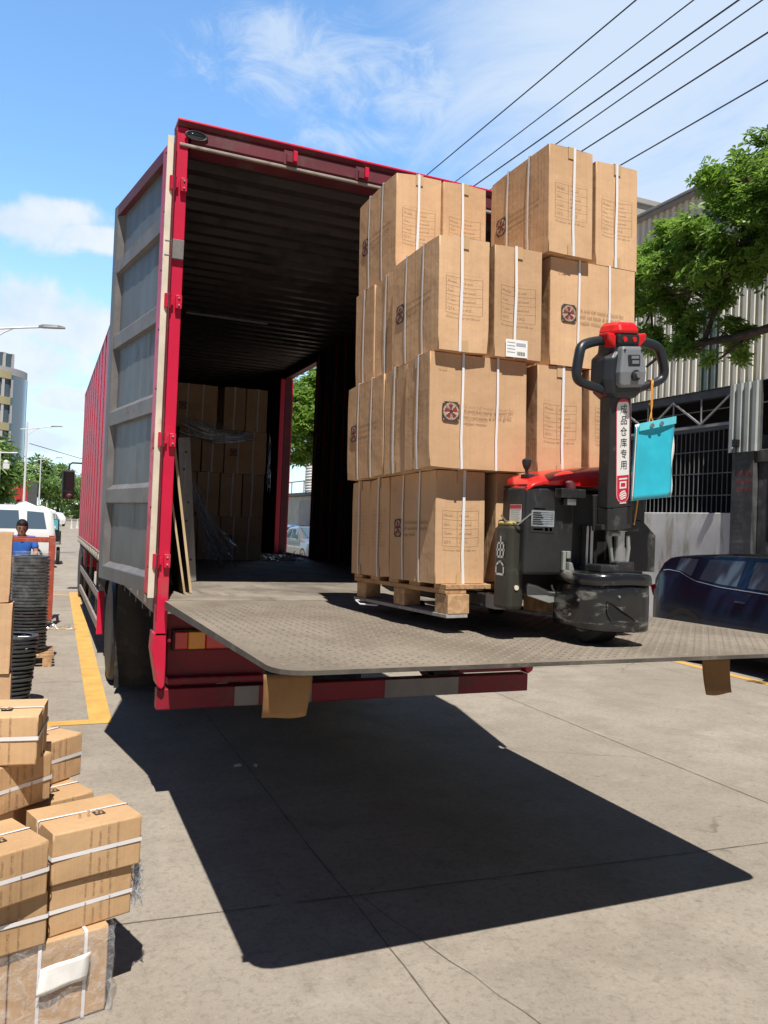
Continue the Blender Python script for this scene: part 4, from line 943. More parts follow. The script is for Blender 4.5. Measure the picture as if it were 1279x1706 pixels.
# warning sticker, type plate, plug socket
def placard(name, c, u, v, w, h, base, rows):
    m = MB(); c, u, v = Vector(c), Vector(u).normalized(), Vector(v).normalized(); n = u.cross(v)
    def r(a0, a1, b0, b1, l, mi): m.add([c+u*a0*w+v*b0*h+n*l, c+u*a1*w+v*b0*h+n*l, c+u*a1*w+v*b1*h+n*l, c+u*a0*w+v*b1*h+n*l], [(0, 1, 2, 3)], mi)
    r(-.5, .5, -.5, .5, 0, 0)
    for a0, a1, b0, b1, mi in rows: r(a0, a1, b0, b1, .0006, mi)
    return Q(m, name, base)
dchm = Vector((.08, -.135, 0)).normalized()
placard('warning_sticker', (1.7415, 2.735, 1.722), (.02, -1, 0), (0, 0, 1), .085, .070, ['sticker_white', 'sticker_red', 'paper_ink'],
        [(-.48, .48, .26, .48, 1)]+[(-.42, .40-.1*(k % 2), .14-k*.11, .18-k*.11, 2) for k in range(6)])
placard('type_plate', (1.824, 2.6635, 1.698), (1, 0, 0), (0, 0, 1), .108, .098, ['plate_silver', 'ink_black', 'ink_white', 'paper_ink'],
        [(-.5, .5, .40, .5, 1), (-.5, .5, -.5, -.26, 1), (-.42, .1, .425, .475, 2), (-.40, .02, -.42, -.34, 2), (.10, .24, -.44, -.30, 2), (.3, .42, -.44, -.30, 2)]+[(-.45, .45, .30-k*.09, .318-k*.09, 1) for k in range(6)]+[(-.44, -.1+.06*(k % 3), .245-k*.09+.01, .285-k*.09+.01, 1) for k in range(6)])
m = MB(); m.box(1.875, 1.992, 2.615, 2.664, 1.790, 1.828); Q(m, 'plug_bracket', 'black_scuffed', .004)
m = MB(); m.cyl((1.933, 2.640, 1.829), (1.933, 2.640, 1.852), .021, 14); m.ball((1.933, 2.648, 1.850), (.022, .014, .012)); Q(m, 'cable_plug', 'truck_maroon')
m = MB(); m.box(1.912, 1.955, 2.625, 2.655, 1.762, 1.789); Q(m, 'charge_socket', 'steel_bright', .003)
m = MB(); m.box(1.918, 1.932, 2.648, 2.664, 1.50, 1.578); m.box(1.934, 1.952, 2.645, 2.664, 1.548, 1.578); m.prism([(1.936, 1.50), (1.962, 1.50), (1.950, 1.532), (1.936, 1.535)], 'y', 2.63, 2.66); Q(m, 'contact_block', 'arm_grey', .003)
# recess: chrome guide rail, lift cylinder, linkage
m = MB(); m.box(2.122, 2.138, 2.745, 2.778, 1.515, 1.685); m.box(2.100, 2.114, 2.745, 2.778, 1.515, 1.685); m.box(2.092, 2.150, 2.735, 2.779, 1.49, 1.515); Q(m, 'guide_rail', 'steel_bright', .002)
m = MB(); m.box(2.185, 2.200, 2.77, 2.778, 1.73, 1.82); Q(m, 'guide_strip', 'panel_grey')
m = MB(); m.cyl((2.138, 2.58, 1.535), (2.138, 2.58, 1.60), .026, 14); m.cyl((2.138, 2.58, 1.60), (2.138, 2.58, 1.675), .021, 14); m.cyl((2.138, 2.58, 1.665), (2.138, 2.58, 1.682), .028, 14); Q(m, 'gas_spring', 'steel_bright')
m = MB(); m.tube([(2.085, 2.57, 1.68), (2.075, 2.57, 1.64), (2.085, 2.57, 1.60), (2.105, 2.58, 1.53)], [.014, .012, .008, .009], 8); m.cyl((2.068, 2.55, 1.655), (2.11, 2.55, 1.655), .010, 10); m.tube([(2.165, 2.565, 1.65), (2.172, 2.565, 1.60), (2.168, 2.57, 1.53)], .008, 8)
Q(m, 'linkage', 'arm_grey')
m = MB(); m.box(2.005, 2.095, 2.52, 2.62, 1.500, 1.532); m.box(2.095, 2.185, 2.54, 2.64, 1.500, 1.545); Q(m, 'drive_flange', 'black_scuffed', .006)
# fork roots, forks and the link arm
for x0, x1 in ((1.715, 1.875), (2.19, 2.35)):
    m = MB(); m.prism([(2.93, 1.325), (2.86, 1.345), (2.86, 1.375), (2.93, 1.383), (4.0, 1.372-.02), (4.02, 1.335-.02), (3.9, 1.318-.02)], 'x', x0, x1); Q(m, 'fork', 'black_scuffed', .006)
    m = MB(); m.cyl((x0+.05, 3.72, zp(3.72)+.038), (x1-.05, 3.72, zp(3.72)+.038), .037, 16); Q(m, 'load_roller', 'rubber')
m = MB(); m.box(1.712, 1.775, 2.815, 2.90, 1.325, 1.384); Q(m, 'fork_heel', 'panel_grey', .008)
m = MB(); m.box(1.80, 2.36, 2.80, 2.93, 1.384, 1.479); Q(m, 'chassis_box', 'chassis_black', .01)
m = MB(); pts = [(1.795, 2.74, 1.440), (1.84, 2.74, 1.432), (1.90, 2.74, 1.405), (1.975, 2.74, 1.402), (1.975, 2.74, 1.372), (1.905, 2.74, 1.362), (1.80, 2.74, 1.392)]
m.prism([(p[0], p[2]) for p in pts], 'y', 2.715, 2.725); m.tube([(1.795, 2.712, 1.440), (1.84, 2.712, 1.430), (1.90, 2.712, 1.408), (1.955, 2.712, 1.402)], .006, 6); m.tube([(1.935, 2.712, 1.404), (1.918, 2.712, 1.42), (1.912, 2.712, 1.438)], .005, 6)
Q(m, 'step_link', 'arm_grey', .002)
for x in (2.30,):
    m = MB(); m.cyl((x-.02, 2.88, zp(2.8)+.038), (x+.02, 2.88, zp(2.8)+.038), .037, 18); m.box(x-.03, x+.03, 2.86, 2.90, zp(2.8)+.075, 1.386); Q(m, 'caster', 'rubber', .003)
mat('hole_shade', (.006, .006, .006), .9, var=0)
# drive unit cover: dented dusty plastic drum with a lip and a black teardrop patch painted as the dark of an opening
def cover():
    cx, cy = 2.085, 2.62; rx, ry = .162, .168
    ring0 = []
    N = 100
    def shape(a, k=1.0):   # rounded square in plan
        c, s = math.cos(a), math.sin(a); e = 3.4
        q = (abs(c)**e+abs(s)**e)**(-1/e); return cx+rx*k*q*c, cy+ry*k*q*s
    prof = [(1.278, .955), (1.283, .985)]+[(1.295+k*.0125, .995-k*.0012) for k in range(11)]+[(1.44, .975), (1.458, .972)]
    m = MB(); rnd = random.Random(4)
    rings = []
    for z, k in prof:
        r = []
        for i in range(N):
            a = 2*math.pi*i/N; dent = .010*math.sin(3*a+z*20)*math.sin(5*a+1)+.008*math.exp(-((a-4.9)/.25)**2)*math.sin((z-1.28)*30)
            x, y = shape(a, k-dent*.6); r.append((x, y, z+.004*math.sin(a-1)))
        rings.append(r)
    vs = [p for r in rings for p in r]; fs = []
    for k in range(len(rings)-1):
        for i in range(N):
            j = (i+1) % N; a = 360*(i+.5)/N
            fs.append((k*N+i, k*N+j, (k+1)*N+j, (k+1)*N+i))
    m.add(vs, fs, 0, True)
    o = Q(m, 'drive_cover', 'black_gloss'); s = o.modifiers.new('thick', 'SOLIDIFY'); s.thickness = .006; s.offset = -1
    m = MB(); rings = []
    for z, k in ((1.455, .965), (1.457, 1.012), (1.466, 1.026), (1.486, 1.022), (1.497, 1.0), (1.502, .95), (1.503, .80)):
        rings.append([(*shape(2*math.pi*i/N, k+.006*math.sin(5*2*math.pi*i/N)), z+.003*math.sin(3*2*math.pi*i/N)) for i in range(N)])
    m.loft(rings, 0, True, True); Q(m, 'cover_lip', 'black_gloss', ang=50)
    poly = [(239, 1.393), (243, 1.392), (252, 1.376), (262, 1.358), (272, 1.342), (279, 1.330), (281, 1.322), (277, 1.316), (265, 1.317), (252, 1.321), (244, 1.327), (240, 1.345), (238.5, 1.37)]
    def onsurf(q, z, off):
        x, y = shape(R(q), .992); d = Vector((x-cx, y-cy, 0)).normalized(); return (x+d.x*off, y+d.y*off, z)
    h = MB(); h.add([onsurf(q, z, .006) for q, z in poly], [tuple(range(len(poly)))]); h.build('hole_patch', 'hole_shade', o)
    h = MB(); h.tube([onsurf(q, z, .006) for q, z in poly+poly[:1]], .003, 6); h.build('patch_rim', 'black_gloss', o)
    m = MB(); m.cyl((2.04, cy-ry-.003, 1.415), (2.04, cy-ry+.01, 1.415), .005, 8); m.cyl((cx-rx-.002, 2.55, 1.392), (cx-rx+.01, 2.55, 1.392), .006, 8); m.cyl((cx-rx-.002, 2.60, 1.33), (cx-rx+.01, 2.60, 1.33), .006, 8); Q(m, 'cover_rivets', 'steel_bright')
    m = MB(); m.cyl((2.016, 2.63, zp(2.63)+.105), (2.116, 2.63, zp(2.63)+.105), .104, 30); w = Q(m, 'drive_wheel', 'rubber', .006)
    m = MB(); m.cyl((2.001, 2.63, zp(2.63)+.105), (2.0155, 2.63, zp(2.63)+.105), .06, 20); m.cyl((2.1165, 2.63, zp(2.63)+.105), (2.131, 2.63, zp(2.63)+.105), .06, 20); m.build('wheel_hub', 'steel_dusty', w)
cover()
# tiller: post, shroud, grey control box, red emergency button, loop handles
def lin(a, b, t): return Vector(a).lerp(Vector(b), t)
TB, TT = Vector((2.103, 2.56, 1.675)), Vector((2.036, 2.505, 2.215))
ax = (TT-TB).normalized(); sxv = Vector((1, .10, .115)).normalized(); sxv = (sxv-ax*sxv.dot(ax)).normalized(); nrm = sxv.cross(ax).normalized()   # nrm points to the camera side
if nrm.y > 0: nrm = -nrm
TM = Matrix(((sxv.x, nrm.x, ax.x, TB.x), (sxv.y, nrm.y, ax.y, TB.y), (sxv.z, nrm.z, ax.z, TB.z), (0, 0, 0, 1)))
def tm():
    m = MB(); m.M = TM; return m
L = (TT-TB).length
m = tm(); m.prism([(-.070, -.035), (-.066, .020), (-.040, .032), (.040, .032), (.066, .020), (.070, -.035)], 'z', -.0, .09); m.loft([[(sx*w, y, z) for sx, y in ((-1, -.035), (-1, .020), (-.7, .032), (.7, .032), (1, .020), (1, -.035))] for z, w in ((.0905, .068), (.30, .060), (L-.02, .056), (L+.02, .056))], 0, False)
m.box(-.085, .085, -.05, -.036, -.005, .14); Q(m, 'tiller_post', 'black_plastic', .004)
m = MB(); m.box(2.02, 2.205, 2.545, 2.60, 1.668, 1.690); Q(m, 'tiller_base', 'black_scuffed', .004)
# decal strip
def decal():
    m = tm(); w = .037; z0, z1 = .105, L-.030; y = .0335; r = w
    def pill(a, b, w, y, mi, cut=None):
        pts = []
        for k in range(9): t = math.pi*k/8; pts.append((w*math.cos(t), y, b-w+w*math.sin(t)))
        for k in range(9): t = math.pi+math.pi*k/8; pts.append((w*math.cos(t), y, a+w+w*math.sin(t)))
        m.add(pts, [tuple(range(len(pts)))], mi)
    pill(z0, z1, w, y, 1); pill(z0+.004, z1-.004, w-.004, y+.0005, 0)
    # red cap and red foot
    wi = w-.006
    pts = [(wi*math.cos(math.pi*k/10), y+.001, z1-w+.006+wi*math.sin(math.pi*k/10)-.002) for k in range(1, 10)]; m.add([p for p in pts if p[2] > z1-.022] , [tuple(range(len([p for p in pts if p[2] > z1-.022])))], 1)
    zr = z0+.112
    pts = [(-wi, y+.001, zr), (wi, y+.001, zr)]+[(wi*math.cos(-math.pi*k/10), y+.001, z0+w+wi*math.sin(-math.pi*k/10)) for k in range(11)]
    m.add(pts, [tuple(range(len(pts)))], 1)
    o = Q(m, 'decal', ['sticker_white', 'sticker_red'])
    t = tm()
    for i, ch in enumerate('成品仓库专用'): t.text(ch, .038, (.002, y+.0015, z1-.056-i*.0435), (1, 0, 0), (0, 0, 1), 0, 'c')
    t.build('decal_lettering', 'ink_black', o)
    t = tm(); yy = y+.0016
    def rect(a0, a1, b0, b1): t.add([(a0, yy, b0), (a1, yy, b0), (a1, yy, b1), (a0, yy, b1)], [(0, 1, 2, 3)])
    rect(-.018, .018, zr-.052, zr-.046); rect(-.018, -.012, zr-.046, zr-.030); rect(.012, .018, zr-.046, zr-.030); rect(-.018, .018, zr-.030, zr-.024); rect(-.022, .022, zr-.017, zr-.011)
    for k in range(4):       # white globe of sweeping bands
        c = zr-.078; a0, a1 = (-.016+k*.009), (-.016+k*.009+.006); P_ = []
        for q in range(9): u = -1+q/4; e = math.sqrt(max(0, 1-u*u)); zz0 = max(-.020*e, min(.020*e, a0+u*.006-u*u*.004)); zz1 = max(-.020*e, min(.020*e, a1+u*.006-u*u*.004)); P_.append((u*.020, zz0, zz1))
        for q in range(8): t.add([(P_[q][0], yy, c+P_[q][1]), (P_[q+1][0], yy, c+P_[q+1][1]), (P_[q+1][0], yy, c+P_[q+1][2]), (P_[q][0], yy, c+P_[q][2])], [(0, 1, 2, 3)])
    for k in range(6): rect(-.017+k*.006, -.0125+k*.006, zr-.112, zr-.107)
    t.build('decal_emblem', 'sticker_white', o)
decal()
# head
HM = TM @ Matrix.Translation((.012, 0, L-.008))
def hm():
    m = MB(); m.M = HM; return m
m = hm(); m.loft([[(sx*w, y, z) for sx, y in ((-1, -.05), (-1, .020), (-.75, yf), (.75, yf), (1, .020), (1, -.05))] for z, w, yf in ((-.025, .060, .036), (.0, .095, .045), (.05, .108, .05), (.13, .104, .05), (.155, .07, .045), (.21, .062, .045), (.25, .055, .04))], 0, False)
head = Q(m, 'control_head', 'grip_blue_black', .010, seg=3)
m = hm(); m.loft([[(sx*w, y, z) for sx, y in ((-1, .03), (-1, yf-.006), (-.9, yf), (.9, yf), (1, yf-.006), (1, .03))] for z, w, yf in ((.018, .050, .066), (.03, .066, .074), (.075, .068, .078), (.16, .052, .072), (.172, .048, .068))], 0, False)
gb = m.build('control_box', 'panel_grey', head, .006, 3)
m = hm(); m.box(-.030, .032, .0745, .0785, .098, .140); 
m.build('display', 'ink_black', gb, .002)
m = hm(); m.box(-.016, .024, .0787, .0795, .125, .136); m.box(-.012, .024, .0787, .0795, .106, .119); m.build('display_window', 'panel_grey', gb)
m = hm(); m.cyl((.005, .074, .062), (.005, .086, .062), .021, 18); m.build('key_switch', 'black_plastic', gb)
m = hm(); m.cyl((.008, .086, .064), (.008, .096, .064), .012, 12); m.box(.012, .030, .088, .094, .056, .066); m.build('key', 'steel_bright', gb)
for x in (-.044, .044):
    m = hm(); m.cyl((x, .071, .158), (x, .076, .158), .004, 8); m.build('screw', 'ink_black', gb)
m = hm(); m.box(-.056, .058, -.02, .052, .182, .222); m.build('button_panel', 'black_plastic', head, .008)
for x in (-.024, .026):
    m = hm(); m.cyl((x, .050, .200), (x, .056, .200), .010, 12); m.build('button', 'signal_red', head)
m = hm(); m.loft([[(sx*w, y, z) for sx, y in ((-1, -.045), (-1, .03), (-.7, yf), (.7, yf), (1, .03), (1, -.045))] for z, w, yf in ((.222, .064, .054), (.235, .066, .056), (.255, .058, .048), (.268, .042, .034))], 0, False); m.build('belly_button', 'signal_red', head, .008, 3)
for s in (-1, 1):
    m = hm(); m.prism([(s*.060, .165), (s*.098, .198), (s*.104, .226), (s*.066, .224), (s*.058, .21)], 'y', -.01, .045); m.build('thumb_switch', 'signal_red', head, .008)
    m = hm(); P_ = [(s*.066, .0, .200), (s*.12, .0, .196), (s*.172, .004, .186), (s*.203, .008, .172), (s*.217, .012, .145), (s*.229, .014, .100), (s*.232, .014, .074), (s*.222, .012, .052), (s*.195, .010, .038), (s*.14, .006, .024), (s*.085, 0, .010)]
    rs = [.017, .019, .0195, .0195, .0195, .0195, .019, .018, .017, .017, .018]
    # smooth the loop
    pts, rr = [], []
    for i in range(len(P_)-1):
        p0, p1, p2, p3 = (Vector(P_[max(0, min(len(P_)-1, i+k))]) for k in (-1, 0, 1, 2))
        for q in range(4):
            t = q/4; pts.append(.5*((2*p1)+(p2-p0)*t+(2*p0-5*p1+4*p2-p3)*t*t+(3*p1-p0-3*p2+p3)*t**3)); rr.append(rs[i]+(rs[i+1]-rs[i])*t)
    pts.append(Vector(P_[-1])); rr.append(rs[-1]); m.tube(pts, rr, 14); m.build('handle', 'grip_blue_black', head)
# cyan plastic folder on an orange cord
top = HM @ Vector((.150, .012, .026))
fo = thing('document_folder', 'translucent cyan plastic folder of papers hanging by an orange cord from the right handle', 'folder', tuple(top))
a, b, c, d = Vector((2.130, 2.495, 2.089)), Vector((2.318, 2.50, 2.137)), Vector((2.305, 2.495, 1.812)), Vector((2.117, 2.49, 1.787))
for k, (nm, mt, off, ins) in enumerate((('back_sheet', 'folder_cyan', .008, 0), ('papers', 'paper_white', .0, .006), ('front_sheet', 'folder_cyan', -.008, 0))):
    m = MB()
    def f(s, t, off=off, ins=ins): 
        p = d.lerp(c, s).lerp(a.lerp(b, s), t); e = (.004*math.sin(t*9)*s**6 if ins == 0 else .010*s**5*(1+.5*math.sin(t*13)))
        return p+Vector((e, off+.010*math.sin(s*3)*math.sin(t*2.2), 0))
    grid(m, f, 12, 14); o = m.build(nm, mt, fo); s = o.modifiers.new('thick', 'SOLIDIFY'); s.thickness = .0012 if ins == 0 else .007; s.offset = 0
m = MB(); e1, e2 = a.lerp(b, .02)+Vector((0, -.012, .002)), b+Vector((.004, -.012, .002)); m.add([e1-Vector((0, 0, .03)), e2-Vector((0, 0, .03)), e2, e1], [(0, 1, 2, 3)]); o = m.build('top_strip', 'folder_edge', fo); s = o.modifiers.new('thick', 'SOLIDIFY'); s.thickness = .002
for t in (.34, .60):
    m = MB(); p = a.lerp(b, t)+Vector((0, -.016, -.016)); m.cyl(p, p+Vector((0, -.006, 0)), .009, 12); m.build('fastener', 'steel_bright', fo)
m = MB(); k1 = a.lerp(b, .36)+Vector((0, -.008, .0)); cords = [top+Vector((-.004, -.02, .02)), top+Vector((-.006, -.022, -.01)), top.lerp(k1, .5)+Vector((-.004, -.01, .004)), k1+Vector((0, 0, .015))]
m.tube(cords, .0026, 6); m.tube([top+Vector((.004, -.02, .018)), top+Vector((.0, -.022, -.01)), top.lerp(k1, .55)+Vector((.004, -.008, 0)), k1+Vector((-.012, 0, -.012))], .0022, 6); m.tube([k1+Vector((0, 0, .015)), k1+Vector((.014, -.004, -.012))], .0022, 6); m.ball(top.lerp(k1, .52), .006, 8, 6)
lp = [top+Vector((.0, math.cos(q)*.023, math.sin(q)*.023)) for q in [i*.63 for i in range(11)]]; m.tube(lp, .0026, 6)
m.build('cord', 'cord_orange', fo)
m = MB(); m.tube([(2.172, 2.52, 1.80), (2.176, 2.53, 1.76), (2.170, 2.535, 1.695)], .003, 6); Q(m, 'yellow_wire', 'cord_orange')

# ------------------------------------------------------------------ near left: small cartons on a film-wrapped bundle
GS = 'small strapped cartons heaped at the near left'
SL, SD, SH = .300, .270, .166
def small_parts(L, D, H, seed, vertical=False):
    rnd = random.Random(seed); m = MB()
    for fn in (lambda s, t, o: (L*s, -o, H*t), lambda s, t, o: (L-L*s, D+o, H*t), lambda s, t, o: (L+o, D*s, H*t), lambda s, t, o: (-o, D-D*s, H*t), lambda s, t, o: (L*s, D*t, H+o), lambda s, t, o: (L*s, D-D*t, -o*.2)):
        am = rnd.uniform(.0005, .003); ph = rnd.uniform(0, 6)
        grid(m, lambda s, t: fn(s, t, am*math.sin(math.pi*s)*math.sin(math.pi*t)+.0012*math.sin(7*s+ph)*math.sin(math.pi*s)*math.sin(math.pi*t)), 8, 6)
    b = m.build('box', 'kraft_yellow'); bm = bmesh.new(); bm.from_mesh(b.data); bmesh.ops.remove_doubles(bm, verts=bm.verts, dist=.0004); bmesh.ops.recalc_face_normals(bm, faces=bm.faces); bm.to_mesh(b.data); bm.free()
    b.data.set_sharp_from_angle(angle=R(35)); bv = b.modifiers.new('bevel', 'BEVEL'); bv.width = .006; bv.segments = 3; bv.limit_method = 'ANGLE'; bv.angle_limit = R(50)
    out = [b]
    def ringband(pts, w, ax):
        m = MB(); n = len(pts); vs = []
        for p in pts:
            for s in (-w/2, w/2): q = Vector(p); q[ax] += s; vs.append(q)
        m.add(vs, [(2*i, 2*i+1, (2*i+3) % (2*n), (2*i+2) % (2*n)) for i in range(n)], 0, True); o = m.build('strap', 'strap_white'); return o
    e = .004; c = .005
    def rr(a, b2):  # rounded rectangle path
        pts = []
        for cx, cy, a0 in ((a-c+e, -e+c, -90), (a-c+e, b2-c+e, 0), (-e+c, b2-c+e, 90), (-e+c, -e+c, 180)):
            for k in range(4): t = R(a0+30*k); pts.append((cx+c*math.cos(t), cy+c*math.sin(t)))
        return pts
    if vertical:
        for y in (.28, .75): out.append(ringband([(L*y+.002*math.sin(z*30), x, z) for x, z in rr(D, H)], .011, 0))
    else:
        zz = H*rnd.uniform(.46, .56); out.append(ringband([(x, y, zz+.004*math.sin(x*20+seed)) for x, y in rr(L, D)], .0135, 2))
        yy = D*rnd.uniform(.45, .55); out.append(ringband([(x, yy+.004*math.sin(x*15+seed), z) for x, z in rr(L, H)], .0115, 1))
        m = MB(); f = -.0048
        for k, st in enumerate(('16 inch exhaust fan', 'full metal', 'QTY: 1 PCS', 'copper motor')):
            for z0, mx in ((H*.08, 13), (H*.60, 11)):
                m.text(st[:mx], .0125, (L*.42+k*.030, f, z0), (0, 0, 1), (-1, 0, 0), 3)
        for k, st in enumerate(('16 inch', 'full metal', 'exhaust')): m.text(st, .016, (L*.40+k*.030, D*.30, H+.0048), (.35, 1, 0), (-1, .35, 0), 3)
        ux, ny = (1, 0, 0), 1
        o2 = Vector((L*.62, D*.36, H+.0046)); w = .018
        def sq(x0, x1, y0, y1, l, mi): m.add([o2+Vector((x0, y0, l)), o2+Vector((x1, y0, l)), o2+Vector((x1, y1, l)), o2+Vector((x0, y1, l))], [(0, 1, 2, 3)], mi)
        sq(-w, w, -w, w, 0, 0)
        for k in range(4):
            a = k*1.571+.4; m.add([o2+Vector((.002*math.cos(a), .002*math.sin(a), .0006)), o2+Vector((w*.85*math.cos(a-.35), w*.85*math.sin(a-.35), .0006)), o2+Vector((w*.85*math.cos(a+.35), w*.85*math.sin(a+.35), .0006))], [(0, 1, 2)], 2)
        out.append(m.build('printed_text', ['print_dark', 'print_red', 'kraft_yellow', 'print_brown']))
    for o in out: COL.objects.unlink(o)
    return out
SMALL = [small_parts(SL, SD, SH, s) for s in range(3)]; BIGB = small_parts(.305, .30, .278, 9, True)
_sn = [0]
def small(B, ang, z, label, parts=None, from_right=False, tilt=(0, 0), group=GS, sx=1.0):
    P_ = parts or SMALL[_sn[0] % 3]; _sn[0] += 1; a = R(ang); L = SL if parts is None else .305
    o = Vector((B[0], B[1], z)); 
    if from_right: o -= Vector((math.cos(a), math.sin(a), 0))*L*sx
    t = bpy.data.objects.new('carton', None); COL.objects.link(t); t.empty_display_size = .1
    t.location = o; t.rotation_euler = (tilt[0], tilt[1], a); t.scale = (sx, 1, 1); tag(t, label, 'carton', group)
    for s in P_: c = s.copy(); COL.objects.link(c); c.parent = t
    return t
C_ = 'small strapped carton '
bang = 14; bo = Vector((.262, 2.80, 0)); bu = Vector((math.cos(R(bang)), math.sin(R(bang)), 0)); bv_ = Vector((-bu.y, bu.x, 0))
k = 0
for j in range(2):
    for i in range(3):
        p = bo-bu*(.309*(i+1))+bv_*(.304*j); small((p.x, p.y), bang, .004, ('wrapped bundle carton, %s, %s' % (('right end', 'middle', 'left end')[i], ('front row', 'rear row')[j])), BIGB, group='cartons in the wrapped bundle at the near left')
small((.072, 2.770), 19.5, .284, C_+'lower layer at its right end, film trailing beside it', sx=.92)
small((.064, 2.735), 17, .284, C_+'in the lower layer at the left picture edge', from_right=True)
small((.072, 2.757), 18.4, .453, C_+'with sunlit fan print on top, right end of upper layer')
small((.060, 2.712), 26, .453, C_+'left of the one with the sunlit fan print', from_right=True)
small((.224, 3.172), 25, .284, C_+'hidden under the far carton of the upper layer', from_right=True)
small((.220, 3.198), 25, .436, C_+'half hidden behind the sunlit fan print one', from_right=True)
small((.064, 3.097), 41, .623, C_+'lying crosswise half in shade below the topmost', from_right=True)
small((.012, 2.945), -7, .792, C_+'lying topmost of the near left heap', from_right=True)
small((.180, 3.405), 42, .606, C_+'standing at the far side with straps crossing on its front', from_right=True)
# film round the bundle, with a sheet of paper
def bp(u, v, z, off=.014): return bo+bu*u+bv_*v+Vector((0, 0, z))
m = MB(); rnd = random.Random(12)
def wr(s, t):
    q = s*1.62; j = Vector((rnd.uniform(-1, 1), rnd.uniform(-1, 1), 0))*.004
    if q < .95: p = bp(-.93+q*.98+.0, -.016, .002+t*.286)
    elif q < 1.02: a = (q-.95)/.07*math.pi/2; p = bp(.004+.012*math.sin(a), -.004-.012*math.cos(a), .002+t*.286)
    else: p = bp(.016, (q-1.02)*1.0, .002+t*.286)
    return p+j
grid(m, wr, 60, 14); fw = m.build('stretch_wrap', 'stretch_film'); tag(fw, 'clear stretch film wrapped round the bottom bundle at the near left', 'plastic film')
m = MB(); grid(m, lambda s, t: bp(-.235+s*.155+.012*t, -.024-.004*math.sin(s*7+t*3), .128+t*.085+s*.012), 6, 6); o = m.build('paper_sheet', 'paper_white'); s = o.modifiers.new('thick', 'SOLIDIFY'); s.thickness = .001
tag(o, 'blank white paper stuck on the film-wrapped bundle at the near left', 'paper')
o = crumple('loose_film', 'loose clear film sticking out right of the near left cartons', ((.335, 2.88, .45), (.385, 2.915, .42), (.375, 2.93, .30), (.33, 2.90, .285)), 8, 12, .009, 'film_wisp', 5)
o2 = strands('loose_film', 'whitish strands of film trailing from the right end of the lower carton', (.35, 2.89, .45), (.355, 2.91, .29), 26, (.02, .02), 11, sag=-.03, r=.0016)

# tall pile of cartons at the left picture edge
GL = 'cartons piled at the left picture edge'
for k, (dx, rz) in enumerate(((.012, .01), (.0, -.02), (-.02, .015))):
    M = Matrix.Translation((-.172-CA+dx, 6.06, .03)) @ Matrix.Rotation(rz, 4, 'Z')
    put(0, 0, k, 'a', ('tan carton at the bottom of the tall pile at the left picture edge', 'tan carton in the middle of the tall pile at the left picture edge', 'tan carton topmost of the tall pile at the left picture edge')[k], M=M, group=GL, hh=.488)
sp = thing('pallet', 'low wooden pallet under the pile at the left picture edge', 'pallet', (-.6, 6.3, 0))
for j in range(4): m = MB(); m.box(-1.0, -.10, 6.02+j*.2, 6.12+j*.2, .012, .028); m.build('deck_board', 'pallet_wood', sp)
m = MB(); m.box(-.98, -.14, 6.04, 6.11, .0, .0115); m.box(-.98, -.14, 6.62, 6.69, 0, .0115); m.build('bottom_board', 'pallet_wood', sp)

# stacks of black fan rings
def ring_mesh():
    m = MB(); m.lathe([(.135, .004), (.150, .000), (.183, .002), (.190, .010), (.188, .022), (.178, .027), (.150, .028), (.135, .024)], (0, 0, 0), 'z', 40, caps=False)
    for k in range(6): a = k*math.pi/3; m.tube([(.02*math.cos(a), .02*math.sin(a), .012), (.14*math.cos(a+.2), .14*math.sin(a+.2), .014)], .004, 5)
    m.ball((0, 0, .012), (.03, .03, .01), 10, 6); return m.build('fan_ring', 'ring_black')
mat('ring_black', (.042, .044, .045), .28, var=.2, dirt=(.10, .10, .095), dirtamt=.15, dscale=9)
RG = ring_mesh(); first = [True]
def ringstack(c, z0, n, label, group, pitch=.0345, lean=0.0):
    for k in range(n):
        o = RG if first[0] else RG.copy()
        if not first[0]: COL.objects.link(o)
        first[0] = False
        o.location = (c[0]+.004*math.sin(k*2.3)+lean*k, c[1]+.004*math.cos(k*1.7), z0+k*pitch); o.rotation_euler = (0, 0, k*.7); tag(o, label, 'fan part', group)
ringstack((-.105, 9.40), .13, 30, 'black ring-shaped fan housing in the taller round stack beside the red rack', 'rings in the taller black stack')
ringstack((-.235, 7.35), .02, 17, 'black ring-shaped fan housing in the short round stack behind the carton pile', 'rings in the short black stack', lean=.0035)
rp = thing('pallet', 'small wooden pallet under the taller stack of black fan rings', 'pallet', (-.1, 9.4, 0))
for j in range(4): m = MB(); m.box(-.42, .16, 9.10+j*.17, 9.21+j*.17, .10, .125); m.build('deck_board', 'pallet_wood', rp)
for x in (-.40, -.17, .05):
    for y in (9.10, 9.60): m = MB(); m.box(x, x+.09, y, y+.10, 0, .0995); m.build('block', 'pallet_wood_end', rp)
m = MB(); rnd = random.Random(3)
grid(m, lambda s, t: (-.105+(.199+.003*rnd.random())*math.cos(2*math.pi*s), 9.40+(.199+.003*rnd.random())*math.sin(2*math.pi*s), .62+.57*t), 40, 22); 
grid(m, lambda s, t: (-.105+.203*(1-t)*math.cos(2*math.pi*s), 9.40+.203*(1-t)*math.sin(2*math.pi*s), 1.19+.012*rnd.random()), 40, 4)
tag(m.build('stretch_wrap', 'film_thin'), 'clear film wrapped round the top of the taller black ring stack', 'plastic film')

